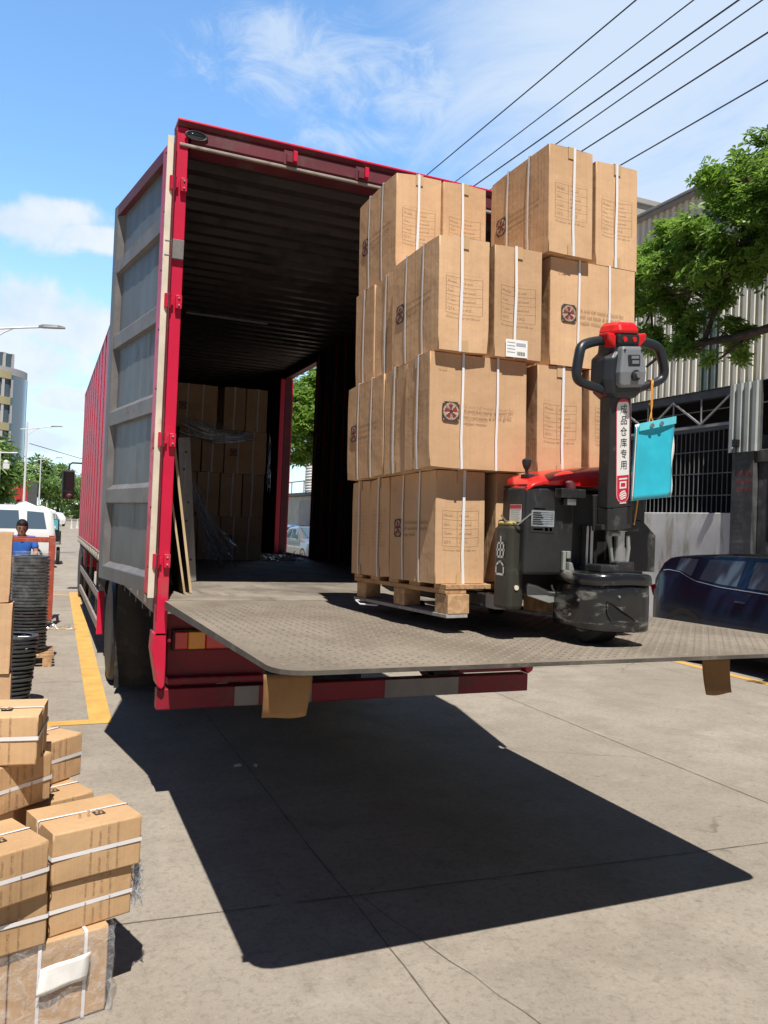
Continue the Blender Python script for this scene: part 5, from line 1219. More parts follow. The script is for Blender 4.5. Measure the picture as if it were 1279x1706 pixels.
# red rack frame
mat('rack_red', (.36, .065, .035), .55, var=.2, dirt=(.30, .22, .18), dirtamt=.2, dscale=9)
rk = thing('rack', 'rust red steel frame rack beside the tall black ring stack', 'rack', (-.3, 12.6, 0))
RX0, RX1, RY0, RY1 = -.98, .125, 12.2, 13.0
for x in (RX0, RX1):
    for y in (RY0, RY1): m = MB(); m.box(x-.04, x+.04, y-.04, y+.04, .10, 1.27); m.build('post', 'rack_red', rk, .006); m = MB(); m.cyl((x-.025, y, .055), (x+.025, y, .055), .054, 16); m.box(x-.03, x+.03, y-.02, y+.02, .06, .0995); m.build('caster', 'rubber', rk)
for z in (.16, 1.22):
    for y in (RY0, RY1): m = MB(); m.box(RX0+.041, RX1-.041, y-.02, y+.02, z-.025, z+.025); m.build('rail', 'rack_red', rk, .004)
    for x in (RX0, RX1): m = MB(); m.box(x-.02, x+.02, RY0+.041, RY1-.041, z-.0249, z+.0249); m.build('rail', 'rack_red', rk, .004)
m = MB(); m.box(RX0+.03, RX1-.03, RY0+.03, RY1-.03, .186, .20); m.build('deck', 'rack_red', rk)
heap('crumpled_film', 'crumpled clear film lying on the ground at the foot of the red rack', (.25, 12.0, 0), (.14, .12, .10), 24, 9)

# ------------------------------------------------------------------ person in a blue shirt
mat('skin', (.36, .20, .13), .5, var=.08); mat('hair_black', (.010, .009, .009), .45, var=.2, bump=.3, bscale=200)
mat('shirt_blue', (.02, .13, .52), .8, var=.12, vscale=12, bump=.25, bscale=35); mat('trousers_dark', (.03, .035, .05), .85, var=.2); mat('eye_white', (.6, .58, .55), .3, var=0)
def skin_obj(name, joints, edges, m, parent, sub=2):
    """one continuous surface grown round a skeleton: joints = {name: (xyz, radius)}"""
    keys = list(joints); me = bpy.data.meshes.new(name); me.from_pydata([joints[k][0] for k in keys], [(keys.index(a), keys.index(b)) for a, b in edges], [])
    me.materials.append(MATS[m]); o = bpy.data.objects.new(name, me); COL.objects.link(o)
    sk = o.modifiers.new('skin', 'SKIN'); sk.use_smooth_shade = True
    for i, k in enumerate(keys):
        r = joints[k][1]; v = me.skin_vertices[0].data[i]; v.radius = r if isinstance(r, tuple) else (r, r); v.use_root = i == 0
    ss = o.modifiers.new('sub', 'SUBSURF'); ss.levels = ss.render_levels = sub
    attach(o, parent); return o
def person():
    t = thing('person', 'person in a blue short-sleeved shirt, dark hair, head bowed over the red rack', 'person', (-.30, 13.45, 0))
    x, y = -.30, 13.45
    J = {'pelvis': ((x, y, .83), (.135, .10)), 'waist': ((x, y-.01, .96), (.12, .09)), 'chest': ((x, y-.03, 1.12), (.14, .10)), 'neckb': ((x, y-.05, 1.24), (.075, .065)), 'neck': ((x, y-.08, 1.29), .048), 'skull': ((x, y-.115, 1.35), .055),
         'shl': ((x-.165, y-.04, 1.20), .052), 'ell': ((x-.215, y-.10, .97), .038), 'wrl': ((x-.15, y-.32, .93), .026), 'pal': ((x-.135, y-.38, .93), .026),
         'shr': ((x+.165, y-.04, 1.20), .052), 'elr': ((x+.215, y-.10, .97), .038), 'wrr': ((x+.15, y-.32, .92), .026), 'par': ((x+.135, y-.38, .92), .026),
         'hil': ((x-.085, y, .76), .082), 'knl': ((x-.095, y-.02, .44), .055), 'anl': ((x-.10, y+.01, .08), .036), 'tol': ((x-.11, y-.13, .04), .033),
         'hir': ((x+.085, y, .76), .082), 'knr': ((x+.095, y-.02, .44), .055), 'anr': ((x+.10, y+.01, .08), .036), 'tor': ((x+.11, y-.13, .04), .033)}
    E_ = [('pelvis', 'waist'), ('waist', 'chest'), ('chest', 'neckb'), ('neckb', 'neck'), ('neck', 'skull'), ('chest', 'shl'), ('shl', 'ell'), ('ell', 'wrl'), ('wrl', 'pal'), ('chest', 'shr'), ('shr', 'elr'), ('elr', 'wrr'), ('wrr', 'par'),
          ('pelvis', 'hil'), ('hil', 'knl'), ('knl', 'anl'), ('anl', 'tol'), ('pelvis', 'hir'), ('hir', 'knr'), ('knr', 'anr'), ('anr', 'tor')]
    for s, p in ((-1, 'pal'), (1, 'par')):
        px_, py_, pz_ = J[p][0]
        for k in range(4): J['%sf%d' % (p, k)] = ((px_-s*.03+s*.02*k, py_-.055+.004*abs(k-1.5), pz_-.012), .009); J['%sg%d' % (p, k)] = ((px_-s*.03+s*.02*k, py_-.085, pz_-.03), .0075); E_ += [(p, '%sf%d' % (p, k)), ('%sf%d' % (p, k), '%sg%d' % (p, k))]
        J[p+'t'] = ((px_-s*.045, py_-.015, pz_-.01), .009); J[p+'u'] = ((px_-s*.05, py_-.05, pz_-.02), .008); E_ += [(p, p+'t'), (p+'t', p+'u')]
    skin_obj('body', J, E_, 'skin', t)
    S = {'p': ((x, y, .80), (.155, .12)), 'w': ((x, y-.01, .97), (.142, .11)), 'c': ((x, y-.03, 1.12), (.158, .118)), 'n': ((x, y-.052, 1.235), (.085, .075)),
         'sl': ((x-.165, y-.04, 1.195), .066), 'el': ((x-.205, y-.085, 1.03), .058), 'sr': ((x+.165, y-.04, 1.195), .066), 'er': ((x+.205, y-.085, 1.03), .058)}
    skin_obj('shirt', S, [('p', 'w'), ('w', 'c'), ('c', 'n'), ('c', 'sl'), ('sl', 'el'), ('c', 'sr'), ('sr', 'er')], 'shirt_blue', t)
    P_ = {'p': ((x, y, .84), (.148, .115)), 'hl': ((x-.085, y, .74), .098), 'kl': ((x-.095, y-.02, .44), .072), 'al': ((x-.10, y+.01, .10), .055), 'hr': ((x+.085, y, .74), .098), 'kr': ((x+.095, y-.02, .44), .072), 'ar': ((x+.10, y+.01, .10), .055)}
    skin_obj('trousers', P_, [('p', 'hl'), ('hl', 'kl'), ('kl', 'al'), ('p', 'hr'), ('hr', 'kr'), ('kr', 'ar')], 'trousers_dark', t)
    for s in (-1, 1): m = MB(); m.ball((x+s*.105, y-.06, .035), (.05, .125, .036)); m.build('shoe', 'trousers_dark', t)
    # head, bowed forward
    HMx = Matrix.Translation((x, y-.115, 1.365)) @ Matrix.Rotation(R(13), 4, 'X')
    m = MB(); m.M = HMx; rings = []
    for z, w, d, c in ((-.115, .022, .02, -.06), (-.105, .042, .045, -.045), (-.07, .058, .072, -.02), (-.02, .070, .088, -.004), (.03, .075, .096, 0), (.075, .071, .090, .004), (.105, .052, .066, .008), (.122, .02, .026, .010)):
        rings.append([(w*math.cos(q*math.pi/10), c+d*math.sin(q*math.pi/10), z) for q in range(20)])
    m.loft(rings, 0, True)
    m.loft([[(-.010, -.085, .022), (.010, -.085, .022), (0, -.08, .03)], [(-.016, -.088, -.022), (.016, -.088, -.022), (0, -.112, -.020)], [(-.014, -.082, -.030), (.014, -.082, -.030), (0, -.098, -.032)]], 0, True)
    for s in (-1, 1): m.ball((s*.077, .01, -.005), (.010, .022, .032), 10, 7)
    hd = m.build('head', 'skin', t, ang=60)
    for s in (-1, 1):
        m = MB(); m.M = HMx; m.ball((s*.030, -.078, .012), (.013, .010, .007), 10, 6); m.build('eye', 'eye_white', hd)
        m = MB(); m.M = HMx; m.ball((s*.030, -.088, .011), (.006, .003, .006), 8, 5); m.box(s*.030-.016, s*.030+.016, -.096, -.085, .026, .032); m.build('brow', 'hair_black', hd)
    m = MB(); m.M = HMx; m.ball((0, -.078, -.058), (.024, .010, .006), 12, 6); m.build('mouth', 'print_red', hd)
    m = MB(); m.M = HMx; rings = []
    for z, w, d, c in ((-.07, .066, .055, .050), (-.03, .082, .080, .028), (.01, .085, .092, .016), (.035, .085, .092, .016), (.07, .083, .102, .004), (.10, .070, .090, .002), (.125, .040, .055, .008), (.135, .01, .014, .01)):
        rings.append([(w*math.cos(q*math.pi/10), c+d*math.sin(q*math.pi/10), z) for q in range(20)])
    m.loft(rings, 0, True); m.build('hair', 'hair_black', t)
person()

# ------------------------------------------------------------------ vehicles
mat('paint_blue', (.006, .015, .042), .26, var=.08, coat=.2, spec=.35); mat('paint_white', (.70, .71, .71), .25, var=.03, coat=.8); mat('paint_silver', (.22, .23, .25), .3, metal=.4, var=.05, coat=.8); mat('paint_red', (.42, .03, .05), .3, var=.05, coat=.6)
mat('trim_chrome', (.62, .63, .65), .18, metal=.9, var=0); mat('trim_black', (.015, .015, .016), .45, var=.1); mat_glass('window_blue', (.085, .13, .185), .05, .5, .1); mat('seat_dark', (.03, .03, .033), .8)
mat('panel_teal', (.10, .42, .50), .45, var=.08); mat('canvas_white', (.72, .72, .73), .8, var=.06)
def lerpn(pts, s):
    for (a, va), (b, vb) in zip(pts, pts[1:]):
        if s <= b: t = (s-a)/(b-a) if b > a else 0; return va+(vb-va)*t
    return pts[-1][1]
def car(label, cat, loc, head, Wd, roof, belt, paint, wheels, glass='window_blue', wins=(), wr=.31, group=None, name='parked_car', plan=None, zb=.24, extra=None):
    """s runs from the tail (0) to the nose; roof / belt: height along s; wins: side windows (s0, s1)"""
    L = roof[-1][0]; root = thing(name, label, cat, loc, 0, group)
    M = Matrix.Translation(loc) @ Matrix.Rotation(head, 4, 'Z')          # local +x = forward
    N = 44; h = Wd/2
    plan = plan or [(0, .86), (.06, .95), (.25, 1), (L-.5, 1), (L-.12, .90), (L, .70)]
    def sec(s, o=0.0):
        k = lerpn(plan, s); zr, ze = lerpn(roof, s), lerpn(belt, s); ze = min(ze, zr-.012); gh = zr-ze
        wr_ = h*k*(1-.17*min(1, gh/.42)); w = h*k
        return [(s, w*.86, zb), (s, w*.985, zb+.10), (s, w+o, zb+.28), (s, w*.995+o, ze-.10), (s, w*.955+o, ze), (s, wr_+(w*.955-wr_)*.10+o, ze+gh*.86), (s, wr_*.90, zr-.018), (s, wr_*.55, zr)]
    m = MB(); m.M = M; rings = []
    for i in range(N+1):
        s = L*i/N; r = sec(s); rings.append(r+[(a, -b, c) for a, b, c in reversed(r)])
    m.loft(rings, 0, True); body = m.build('body', paint, root, ang=50)
    def side(s, t, sg, o):      # point on the side glass: t 0 belt .. 1 roof
        r = sec(s); a, b = Vector(r[4]), Vector(r[5]); p = a.lerp(b, t); return (p.x, sg*(p.y+o), p.z)
    for sg in (-1, 1):
        for w in wins:
            s0, s1, s2, s3 = w     # bottom from s0..s1, top from s2..s3
            m = MB(); m.M = M; grid(m, lambda u, v: side((s0+(s1-s0)*u)*(1-v)+(s2+(s3-s2)*u)*v, .10+.82*v, sg, .004), 6, 4); m.build('window', glass, root)
    # windscreen and rear screen
    def screen(sa, sb, nm):
        m = MB(); m.M = M
        def f(u, v):
            s = sa+(sb-sa)*v; r = sec(s); w = r[7][1]*.2+r[6][1]*.80; zc = lerpn(roof, s); y = (2*u-1)*w; return (s+(.006 if sb < sa else -.006), y, zc+.008-(.012 if abs(2*u-1) > .8 else 0))
        grid(m, f, 8, 6); m.build(nm, glass, root)
    return root, M, sec, screen
def add_wheels(root, M, L, Wd, ss, r):
    for s in ss:
        for sg in (-1, 1):
            m = MB(); m.M = M; prof = [(r*.62, -.08), (r*.9, -.10), (r, -.07), (r, .07), (r*.9, .10), (r*.62, .08)]
            m.lathe(prof, (s, sg*(Wd/2-.11), r), 'y', 28); w = m.build('wheel', 'rubber', root)
            m = MB(); m.M = M; y = sg*(Wd/2-.012); m.lathe([(r*.62, -sg*.02), (r*.58, 0), (r*.3, -sg*.03), (.03, -sg*.005)], (s, y, r), 'y', 24); m.build('rim', 'steel_bright', w)
            m = MB(); m.M = M
            m.loft([[(s+q*math.cos(a), sg*(Wd/2+.002-d), max(.2, r+q*math.sin(a))) for a in [R(i*15) for i in range(-1, 14)]] for q, d in ((r*1.0, .0), (r*1.22, .0))], 0, False, False, False); m.build('wheel_arch', 'trim_black', root)
def lamp_part(root, M, pts, mname, nm):
    m = MB(); m.M = M; m.add(pts, [tuple(range(len(pts)))]); m.build(nm, mname, root)
# dark blue hatchback parked on the right, tail away from the camera
RO = [(0, .62), (.03, .98), (.14, 1.10), (.34, 1.36), (.50, 1.405), (1.2, 1.455), (2.0, 1.47), (2.55, 1.42), (3.25, 1.03), (3.7, .93), (4.1, .80), (4.2, .60)]
BE = [(0, .60), (.05, .93), (.30, 1.19), (.58, 1.17), (.85, 1.07), (1.3, 1.02), (2.0, 1.0), (3.2, .95), (4.2, .58)]
bc, bM, bsec, bscr = car('dark blue hatchback parked under the tree, seen past the tail lift', 'car', (8.745, 8.86, 0), R(-90), 1.79, RO, BE, 'paint_blue', (), wins=((.92, 1.53, 1.02, 1.60), (1.70, 2.55, 1.74, 2.38), (.50, .78, .56, .84)))
add_wheels(bc, bM, 4.2, 1.79, (.72, 3.35), .315); bscr(2.62, 3.2, 'windscreen'); bscr(.16, .32, 'rear_window')
for sg in (-1, 1):
    m = MB(); m.M = bM; pts = []
    for q in range(27): s = .28+q*.1; r = bsec(s); pts.append((s, sg*(r[4][1]+.004), r[4][2]+.004))
    m.tube(pts, .006, 6); m.build('chrome_strip', 'trim_chrome', bc)
    m = MB(); m.M = bM
    for s in (1.62, 2.5): r = bsec(s); m.tube([(s-.06, sg*(r[3][1]+.006), .87), (s, sg*(r[3][1]+.014), .875), (s+.10, sg*(r[3][1]+.006), .87)], .013, 6)
    m.build('door_handle', 'paint_blue', bc)
    lamp_part(bc, bM, [(-.004, sg*.62, .80), (-.004, sg*.78, .80), (.03, sg*.86, .95), (.02, sg*.66, .97)], 'lamp_red', 'tail_light')
    m = MB(); m.M = bM; m.ball((2.62, sg*.98, 1.02), (.07, .10, .07)); m.build('mirror', 'paint_blue', bc)
# white microvan and silver car seen through the side doorway
RW = [(0, .8), (.05, 1.5), (.2, 1.70), (1.0, 1.76), (2.6, 1.74), (3.0, 1.64), (3.55, 1.06), (3.85, .92), (3.95, .55)]; BW = [(0, .78), (.1, 1.05), (3.4, 1.02), (3.95, .53)]
v1, vM, vs_, vscr = car('white microvan parked nose on, seen through the truck side doorway', 'van', (9.75, 33.4, 0), R(-90), 1.62, [(s_, z_*.84) for s_, z_ in RW], [(s_, z_*.88) for s_, z_ in BW], 'paint_white', (), wins=((2.15, 3.05, 2.2, 2.85), (.9, 2.0, .95, 2.05), (.2, .8, .25, .8)), wr=.3)
add_wheels(v1, vM, 3.95, 1.62, (.7, 3.2), .29); vscr(3.02, 3.50, 'windscreen')
for sg in (-1, 1):
    lamp_part(v1, vM, [(3.90, sg*.42, .66), (3.83, sg*.66, .66), (3.74, sg*.70, .84), (3.82, sg*.44, .84)], 'trim_chrome', 'headlight'); m = MB(); m.M = vM; m.ball((3.05, sg*.93, 1.12), (.05, .09, .11)); m.build('mirror', 'paint_white', v1)
RS = [(0, .7), (.05, .98), (.7, 1.02), (1.2, 1.38), (1.7, 1.43), (2.3, 1.41), (3.1, .98), (3.9, .84), (4.2, .72), (4.3, .50)]; BS = [(0, .66), (.3, .93), (3.2, .93), (4.3, .48)]
v2, wM, ws_, wscr = car('silver grey car parked in front of the white microvan', 'car', (9.35, 30.6, 0), R(-90), 1.72, RS, BS, 'paint_silver', (), wins=((1.0, 1.7, 1.25, 1.75), (1.8, 2.75, 1.82, 2.4)))
add_wheels(v2, wM, 4.3, 1.72, (.8, 3.45), .30); wscr(2.36, 3.02, 'windscreen'); wscr(.78, 1.15, 'rear_window')
for sg in (-1, 1): lamp_part(v2, wM, [(4.20, sg*.40, .60), (4.12, sg*.66, .60), (4.0, sg*.70, .74), (4.12, sg*.42, .72)], 'trim_chrome', 'headlight')
# vehicles down the street on the left
v3, xM, xs_, xscr = car('white microvan standing across the street beyond the person in blue', 'van', (.20, 25.2, 0), R(192), 1.60, RW, BW, 'paint_white', (), wins=((.28, .80, .36, .80), (.98, 1.88, 1.02, 1.88), (2.05, 3.0, 2.1, 2.8)))
add_wheels(v3, xM, 3.95, 1.6, (.7, 3.2), .29); xscr(3.02, 3.5, 'windscreen'); xscr(.08, .18, 'rear_window')
v4, yM, ys_, yscr = car('red car partly hidden behind the white microvan on the left', 'car', (-2.6, 29.8, 0), R(150), 1.7, RS, BS, 'paint_red', (), wins=((1.0, 1.7, 1.25, 1.75), (1.8, 2.75, 1.82, 2.4)))
add_wheels(v4, yM, 4.3, 1.7, (.8, 3.45), .30); yscr(2.36, 3.02, 'windscreen'); yscr(.78, 1.15, 'rear_window')
for i, (x, y, p, h) in enumerate(((-1.9, 62, 'paint_white', 80), (.4, 74, 'paint_silver', 95), (1.3, 88, 'paint_white', 100))):
    q, qM, _, qs = car(('small white car parked far down the street by the canopy', 'small silver car parked far down the street', 'farthest white car parked at the end of the street')[i], 'car', (x, y, 0), R(h), 1.7, RS, BS, p, (), wins=((1.0, 1.7, 1.25, 1.75), (1.8, 2.75, 1.82, 2.4)))
    add_wheels(q, qM, 4.3, 1.7, (.8, 3.45), .30)
# dark cargo tricycle with a teal panel
tr = thing('cargo_tricycle', 'black three-wheeled cargo cart with a pale blue panel on its rear, beyond the red rack', 'tricycle', (.30, 26.6, 0))
m = MB(); m.box(-.15, .50, 26.0, 27.6, .62, .74); m.box(-.15, -.10, 26.0, 27.6, .7405, 1.02); m.box(.45, .50, 26.0, 27.6, .7405, 1.02); m.build('cargo_bed', 'trim_black', tr, .01)
m = MB(); m.box(-.09, .44, 25.99, 26.03, .7405, 1.38); m.build('tailboard', 'trim_black', tr, .01)
m = MB(); m.box(-.04, .40, 25.975, 25.988, 1.06, 1.36); m.build('rear_panel', 'panel_teal', tr); m = MB(); m.box(.0, .34, 25.968, 25.9745, 1.10, 1.17); m.box(.0, .20, 25.968, 25.9745, 1.21, 1.27); m.build('panel_stripes', 'canvas_white', tr)
m = MB(); m.box(-.12, .47, 25.985, 26.0, .64, .70); m.build('reflector_strip', 'reflector_white', tr)
for x in (-.10, .44): m = MB(); m.lathe([(.16, -.05), (.25, -.05), (.27, 0), (.25, .05), (.16, .05)], (x, 26.3, .27), 'x', 24); m.build('wheel', 'rubber', tr)
m = MB(); m.lathe([(.16, -.04), (.24, -.04), (.26, 0), (.24, .04), (.16, .04)], (.17, 28.6, .26), 'x', 24); m.build('wheel', 'rubber', tr)
m = MB(); m.tube([(.17, 28.6, .26), (.17, 28.4, .8), (.17, 28.25, 1.05)], .03, 8); m.tube([(-.12, 28.15, 1.08), (.17, 28.25, 1.05), (.46, 28.15, 1.08)], .015, 8); m.build('handlebar', 'trim_black', tr)
m = MB(); m.box(.0, .34, 27.65, 28.05, .70, .80); m.box(.05, .29, 27.5, 28.5, .40, .69); m.build('saddle', 'trim_black', tr, .03)

# ------------------------------------------------------------------ trees
mat('bark', (.085, .065, .05), .9, var=.3, vscale=14, bump=.6, bscale=30, bdist=.02)
mat_leaf('leaf_near', (.055, .13, .018), (.25, .40, .065), .40); mat_leaf('leaf_dark', (.022, .062, .012), (.075, .165, .028)); mat_leaf('leaf_far', (.05, .115, .03), (.24, .37, .10), .3)
def tree(label, base, trunk, limbs, blobs, n, size, m, seed, leaves=8, name='tree', group=None, twigs=True, clump=1.0):
    rnd = random.Random(seed); t = thing(name, label, 'tree', base, 0, group)
    w = MB(); w.tube([p for p, r in trunk], [r for p, r in trunk], 12)
    for L in limbs: w.tube([p for p, r in L], [r for p, r in L], 8)
    vs, fs, tint = [], [], []
    tot = sum(b[1][0]*b[1][1]*b[1][2] for b in blobs); ph = [rnd.uniform(0, 6) for _ in range(6)]
    for c, r in blobs:
        k = int(n*(r[0]*r[1]*r[2])/tot)
        # sub-clumps inside the blob: a spray of boughs with gaps between
        ncl = max(5, int(k/26/clump)); cl = []
        for _ in range(ncl):
            d = Vector((rnd.gauss(0, 1), rnd.gauss(0, 1), rnd.gauss(0, 1)+.15)).normalized(); q = rnd.uniform(.35, 1.0)**.6
            cl.append((Vector(c)+Vector((d.x*r[0], d.y*r[1], d.z*r[2]))*q, d, min(r)*rnd.uniform(.18, .40), rnd.random()))
            if twigs and rnd.random() < .35: w.tube([Vector(c), Vector(c).lerp(cl[-1][0], .5)+Vector((0, 0, -.05)), cl[-1][0]], [.022, .014, .006], 5)
        for i in range(k):
            p0, d, rr, tn = cl[i % ncl]
            e = Vector((rnd.gauss(0, .5), rnd.gauss(0, .5), rnd.gauss(0, .34)))*rr*1.3; p = p0+e
            nrm = (d*.6+Vector((rnd.uniform(-.7, .7), rnd.uniform(-.7, .7), 1.0+rnd.uniform(-.5, .5)))).normalized()
            a = nrm.orthogonal().normalized(); b = nrm.cross(a); s = size*rnd.uniform(.65, 1.3); tt = max(0, min(1, tn*.55+rnd.uniform(0, .45)))
            a0 = rnd.uniform(0, 6.3)
            for q in range(leaves):
                an = a0+q*2*math.pi/leaves+rnd.uniform(-.25, .25); di = (a*math.cos(an)+b*math.sin(an)+nrm*rnd.uniform(-.25, .55)).normalized(); sd = nrm.cross(di).normalized()
                l = s*rnd.uniform(.75, 1.15); wd = l*.17; bi = len(vs)
                vs += [p+di*l*.08, p+di*l*.58+sd*wd+nrm*l*.05, p+di*l*1.0-nrm*l*.10, p+di*l*.58-sd*wd+nrm*l*.05]
                fs += [(bi, bi+1, bi+2), (bi, bi+2, bi+3)]; tint += [tt]*4
    w.build('trunk', 'bark', t)
    me = bpy.data.meshes.new('crown'); me.from_pydata([tuple(v) for v in vs], [], fs); me.materials.append(MATS[m])
    at = me.attributes.new('tint', 'FLOAT', 'POINT'); at.data.foreach_set('value', tint)
    o = bpy.data.objects.new('crown', me); COL.objects.link(o); attach(o, t); return t
V = Vector
tree('leafy street tree on the right whose bough reaches across in front of the corrugated wall', (9.45, 5.3, 0),
     [((9.45, 5.3, 0), .17), ((9.42, 5.32, 1.2), .14), ((9.36, 5.38, 2.6), .125), ((9.2, 5.5, 3.7), .11), ((9.0, 5.7, 4.8), .085), ((8.9, 5.9, 6.0), .05)],
     [[((9.25, 5.45, 3.5), .085), ((8.75, 6.2, 4.08), .075), ((8.3, 6.75, 4.27), .066), ((8.05, 7.05, 4.24), .056), ((8.0, 7.6, 4.20), .05), ((8.0, 8.2, 4.26), .045), ((8.0, 8.75, 4.30), .032), ((8.0, 9.2, 4.1), .018)],
      [((8.0, 8.1, 4.26), .035), ((8.0, 7.9, 4.7), .03), ((8.0, 7.55, 5.3), .022), ((7.9, 7.4, 5.9), .012)],
      [((9.0, 5.7, 4.7), .07), ((8.5, 6.5, 5.3), .05), ((8.1, 7.2, 5.7), .03)], [((9.0, 5.7, 4.7), .06), ((9.2, 4.6, 5.6), .04), ((9.1, 3.8, 6.0), .02)], [((8.9, 5.9, 5.2), .05), ((8.6, 5.0, 6.0), .03)]],
     [((8.0, 7.35, 6.15), (.75, .62, .50)), ((7.9, 7.85, 5.45), (.65, .75, .52)), ((8.05, 7.2, 5.35), (.7, .65, .62)), ((8.05, 8.75, 5.45), (.6, .66, .60)), ((8.05, 9.2, 4.95), (.55, .6, .70)), ((8.0, 9.0, 5.75), (.5, .5, .35)), ((8.0, 8.35, 5.0), (.55, .65, .36)),
      ((7.95, 7.95, 4.22), (.5, .62, .34)), ((8.0, 7.62, 4.08), (.42, .35, .25)), ((8.1, 8.75, 4.35), (.35, .45, .30)), ((8.1, 6.75, 4.75), (.5, .34, .5)), ((8.7, 5.7, 5.5), (1.4, .9, .8)), ((8.9, 4.3, 5.4), (1.6, 1.3, .9)), ((8.25, 6.6, 5.85), (1.0, .6, .5))],
     12500, .112, 'leaf_near', 21, clump=1.35)
tree('bright green tree seen through the truck side doorway', (9.9, 29.2, 0), [((9.9, 29.2, 0), .16), ((9.85, 29.2, 1.6), .13), ((9.8, 29.3, 3.6), .10), ((9.7, 29.3, 5.5), .06)],
     [[((9.8, 29.25, 3.0), .07), ((9.2, 29.0, 4.2), .04)], [((9.8, 29.3, 3.4), .07), ((10.3, 29.8, 4.8), .03)]],
     [((9.6, 29.3, 6.0), (1.3, 1.5, 1.1)), ((9.3, 28.7, 4.9), (1.0, 1.1, .85)), ((9.4, 30.2, 4.6), (1.0, 1.1, .8)), ((9.7, 29.6, 6.9), (.9, 1.0, .7))], 2400, .30, 'leaf_near', 5)
# street trees far down on the left
for i, (x, y, z, r, lb) in enumerate(((-4.6, 74, 4.6, (2.6, 2.6, 2.6), 'leafy tree at the left picture edge below the round building'), (-1.5, 124, 5.6, (3.4, 4, 3.4), 'tall street tree behind the second lamp on the left'), (2.0, 138, 5.6, (3.6, 4, 3.4), 'street tree beyond the white canopy'),
                                     (6.0, 150, 4.8, (3.4, 4, 3.2), 'low street tree behind the truck mirror'), (10.0, 160, 5.0, (4, 4, 3.4), 'street tree farthest along the road'), (-6.5, 82, 4.2, (3, 3, 3), 'broad tree half out of the left picture edge'))):
    tree(lb, (x, y, 0), [((x, y, 0), .22), ((x, y, z-1), .15), ((x, y, z+.6), .07)], [], [((x, y, z), r), ((x+r[0]*.5, y, z-.6), (r[0]*.6, r[1]*.6, r[2]*.6)), ((x-r[0]*.5, y, z-.4), (r[0]*.6, r[1]*.6, r[2]*.65))], 700, .85, 'leaf_far', 40+i, leaves=6, twigs=False, group=None)
m = MB(); rnd = random.Random(2)
wv, wf = [], []
def hedge_leaf(p, s):
    n = V((rnd.uniform(-1, 1), rnd.uniform(-1, -.2), rnd.uniform(-.2, 1))).normalized(); a = n.orthogonal().normalized(); b = n.cross(a); k = len(wv)
    wv.extend([p-a*s, p+b*s*.6, p+a*s, p-b*s*.6]); wf.append((k, k+1, k+2, k+3))
for _ in range(5200):
    x = rnd.uniform(-30, 44); h = 3.6+1.1*math.sin(x*.7)+.7*math.sin(x*1.9); hedge_leaf(V((x, 172+rnd.uniform(-2, 2), rnd.uniform(0, 1)**.7*h)), rnd.uniform(.3, .6))
me = bpy.data.meshes.new('far_trees'); me.from_pydata([tuple(p) for p in wv], [], wf); me.materials.append(MATS['leaf_far']); a_ = me.attributes.new('tint', 'FLOAT', 'POINT'); a_.data.foreach_set('value', [rnd.uniform(0, .6) for _ in wv])
o = bpy.data.objects.new('far_trees', me); COL.objects.link(o); tag(o, 'band of far trees closing the end of the road', 'trees', kind='stuff')

# ------------------------------------------------------------------ factory on the right
mat('cladding_cream', (.82, .80, .69), .5, var=.05, vscale=1.2, dirt=(.25, .235, .20), dirtamt=.25, dscale=1.5, dstretch=(1, 6, .5)); mat('skylight_green', (.13, .17, .15), .35, var=.2)
mat('steel_dark', (.075, .08, .085), .6, var=.2); mat('white_wash', (.70, .71, .70), .8, var=.12, vscale=1.5, dirt=(.34, .31, .22), dirtamt=.35, dscale=1.6, dstretch=(1, 3, .6)); mat('pillar_dark', (.075, .078, .082), .75, var=.25, dirt=(.20, .20, .20), dirtamt=.25, dscale=6)
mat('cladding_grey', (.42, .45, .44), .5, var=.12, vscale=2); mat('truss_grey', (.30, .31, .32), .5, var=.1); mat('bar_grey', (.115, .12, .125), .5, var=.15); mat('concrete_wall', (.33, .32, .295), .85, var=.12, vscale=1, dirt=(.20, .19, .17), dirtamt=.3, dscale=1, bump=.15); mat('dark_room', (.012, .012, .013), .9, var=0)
mat('red_text', (.40, .05, .05), .7, var=.2); mat('roof_sheet', (.30, .30, .30), .5, var=.1)
FX = 10.2
fac = thing('factory', 'factory hall with cream corrugated cladding above a barred opening on the right', 'factory', (FX, 12, 0))
def F(mb, nm, mt, bev=0.0, par=None, **k): return mb.build(nm, mt, par or fac, bev, **k)
def crw(y0, y1, z0, z1, x, pitch=.155, dep=.035):
    m = MB(); corr(m, trap(y0, y1, pitch, dep, .42, .12), lambda a, o: [(x-o, a, z0+.0), (x-o, a, z1)]); return m
sky = [(9.985, 10.414), (12.95, 13.4), (15.9, 16.35), (6.9, 7.35)]; seg = [(-2, 6.9), (7.35, 9.985), (10.414, 12.95), (13.4, 15.9), (16.35, 24)]
for a, b in seg: F(crw(a, b, 4.13, 7.62, FX), 'cladding', 'cladding_cream')
for a, b in sky: F(crw(a, b, 4.13, 7.2, FX+.002), 'skylight_strip', 'skylight_green'); F(crw(a, b, 7.2, 7.62, FX), 'cladding', 'cladding_cream')
m = MB(); m.prism([(FX-.16, 7.62), (FX-.16, 7.67), (FX+8, 10.2), (FX+8, 10.1), (FX, 7.63)], 'y', -2, 24); F(m, 'roof', 'roof_sheet', .01)
m = MB(); m.box(FX-.12, FX-.04, -2, 24, 7.56, 7.615); F(m, 'eaves_gutter', 'roof_sheet')
m = MB(); m.box(FX+.02, FX+.16, 9.62, 24, 3.99, 4.12); m.box(FX+.02, FX+.12, 9.62, 24, 3.44, 3.56); F(m, 'lintel', 'steel_dark')
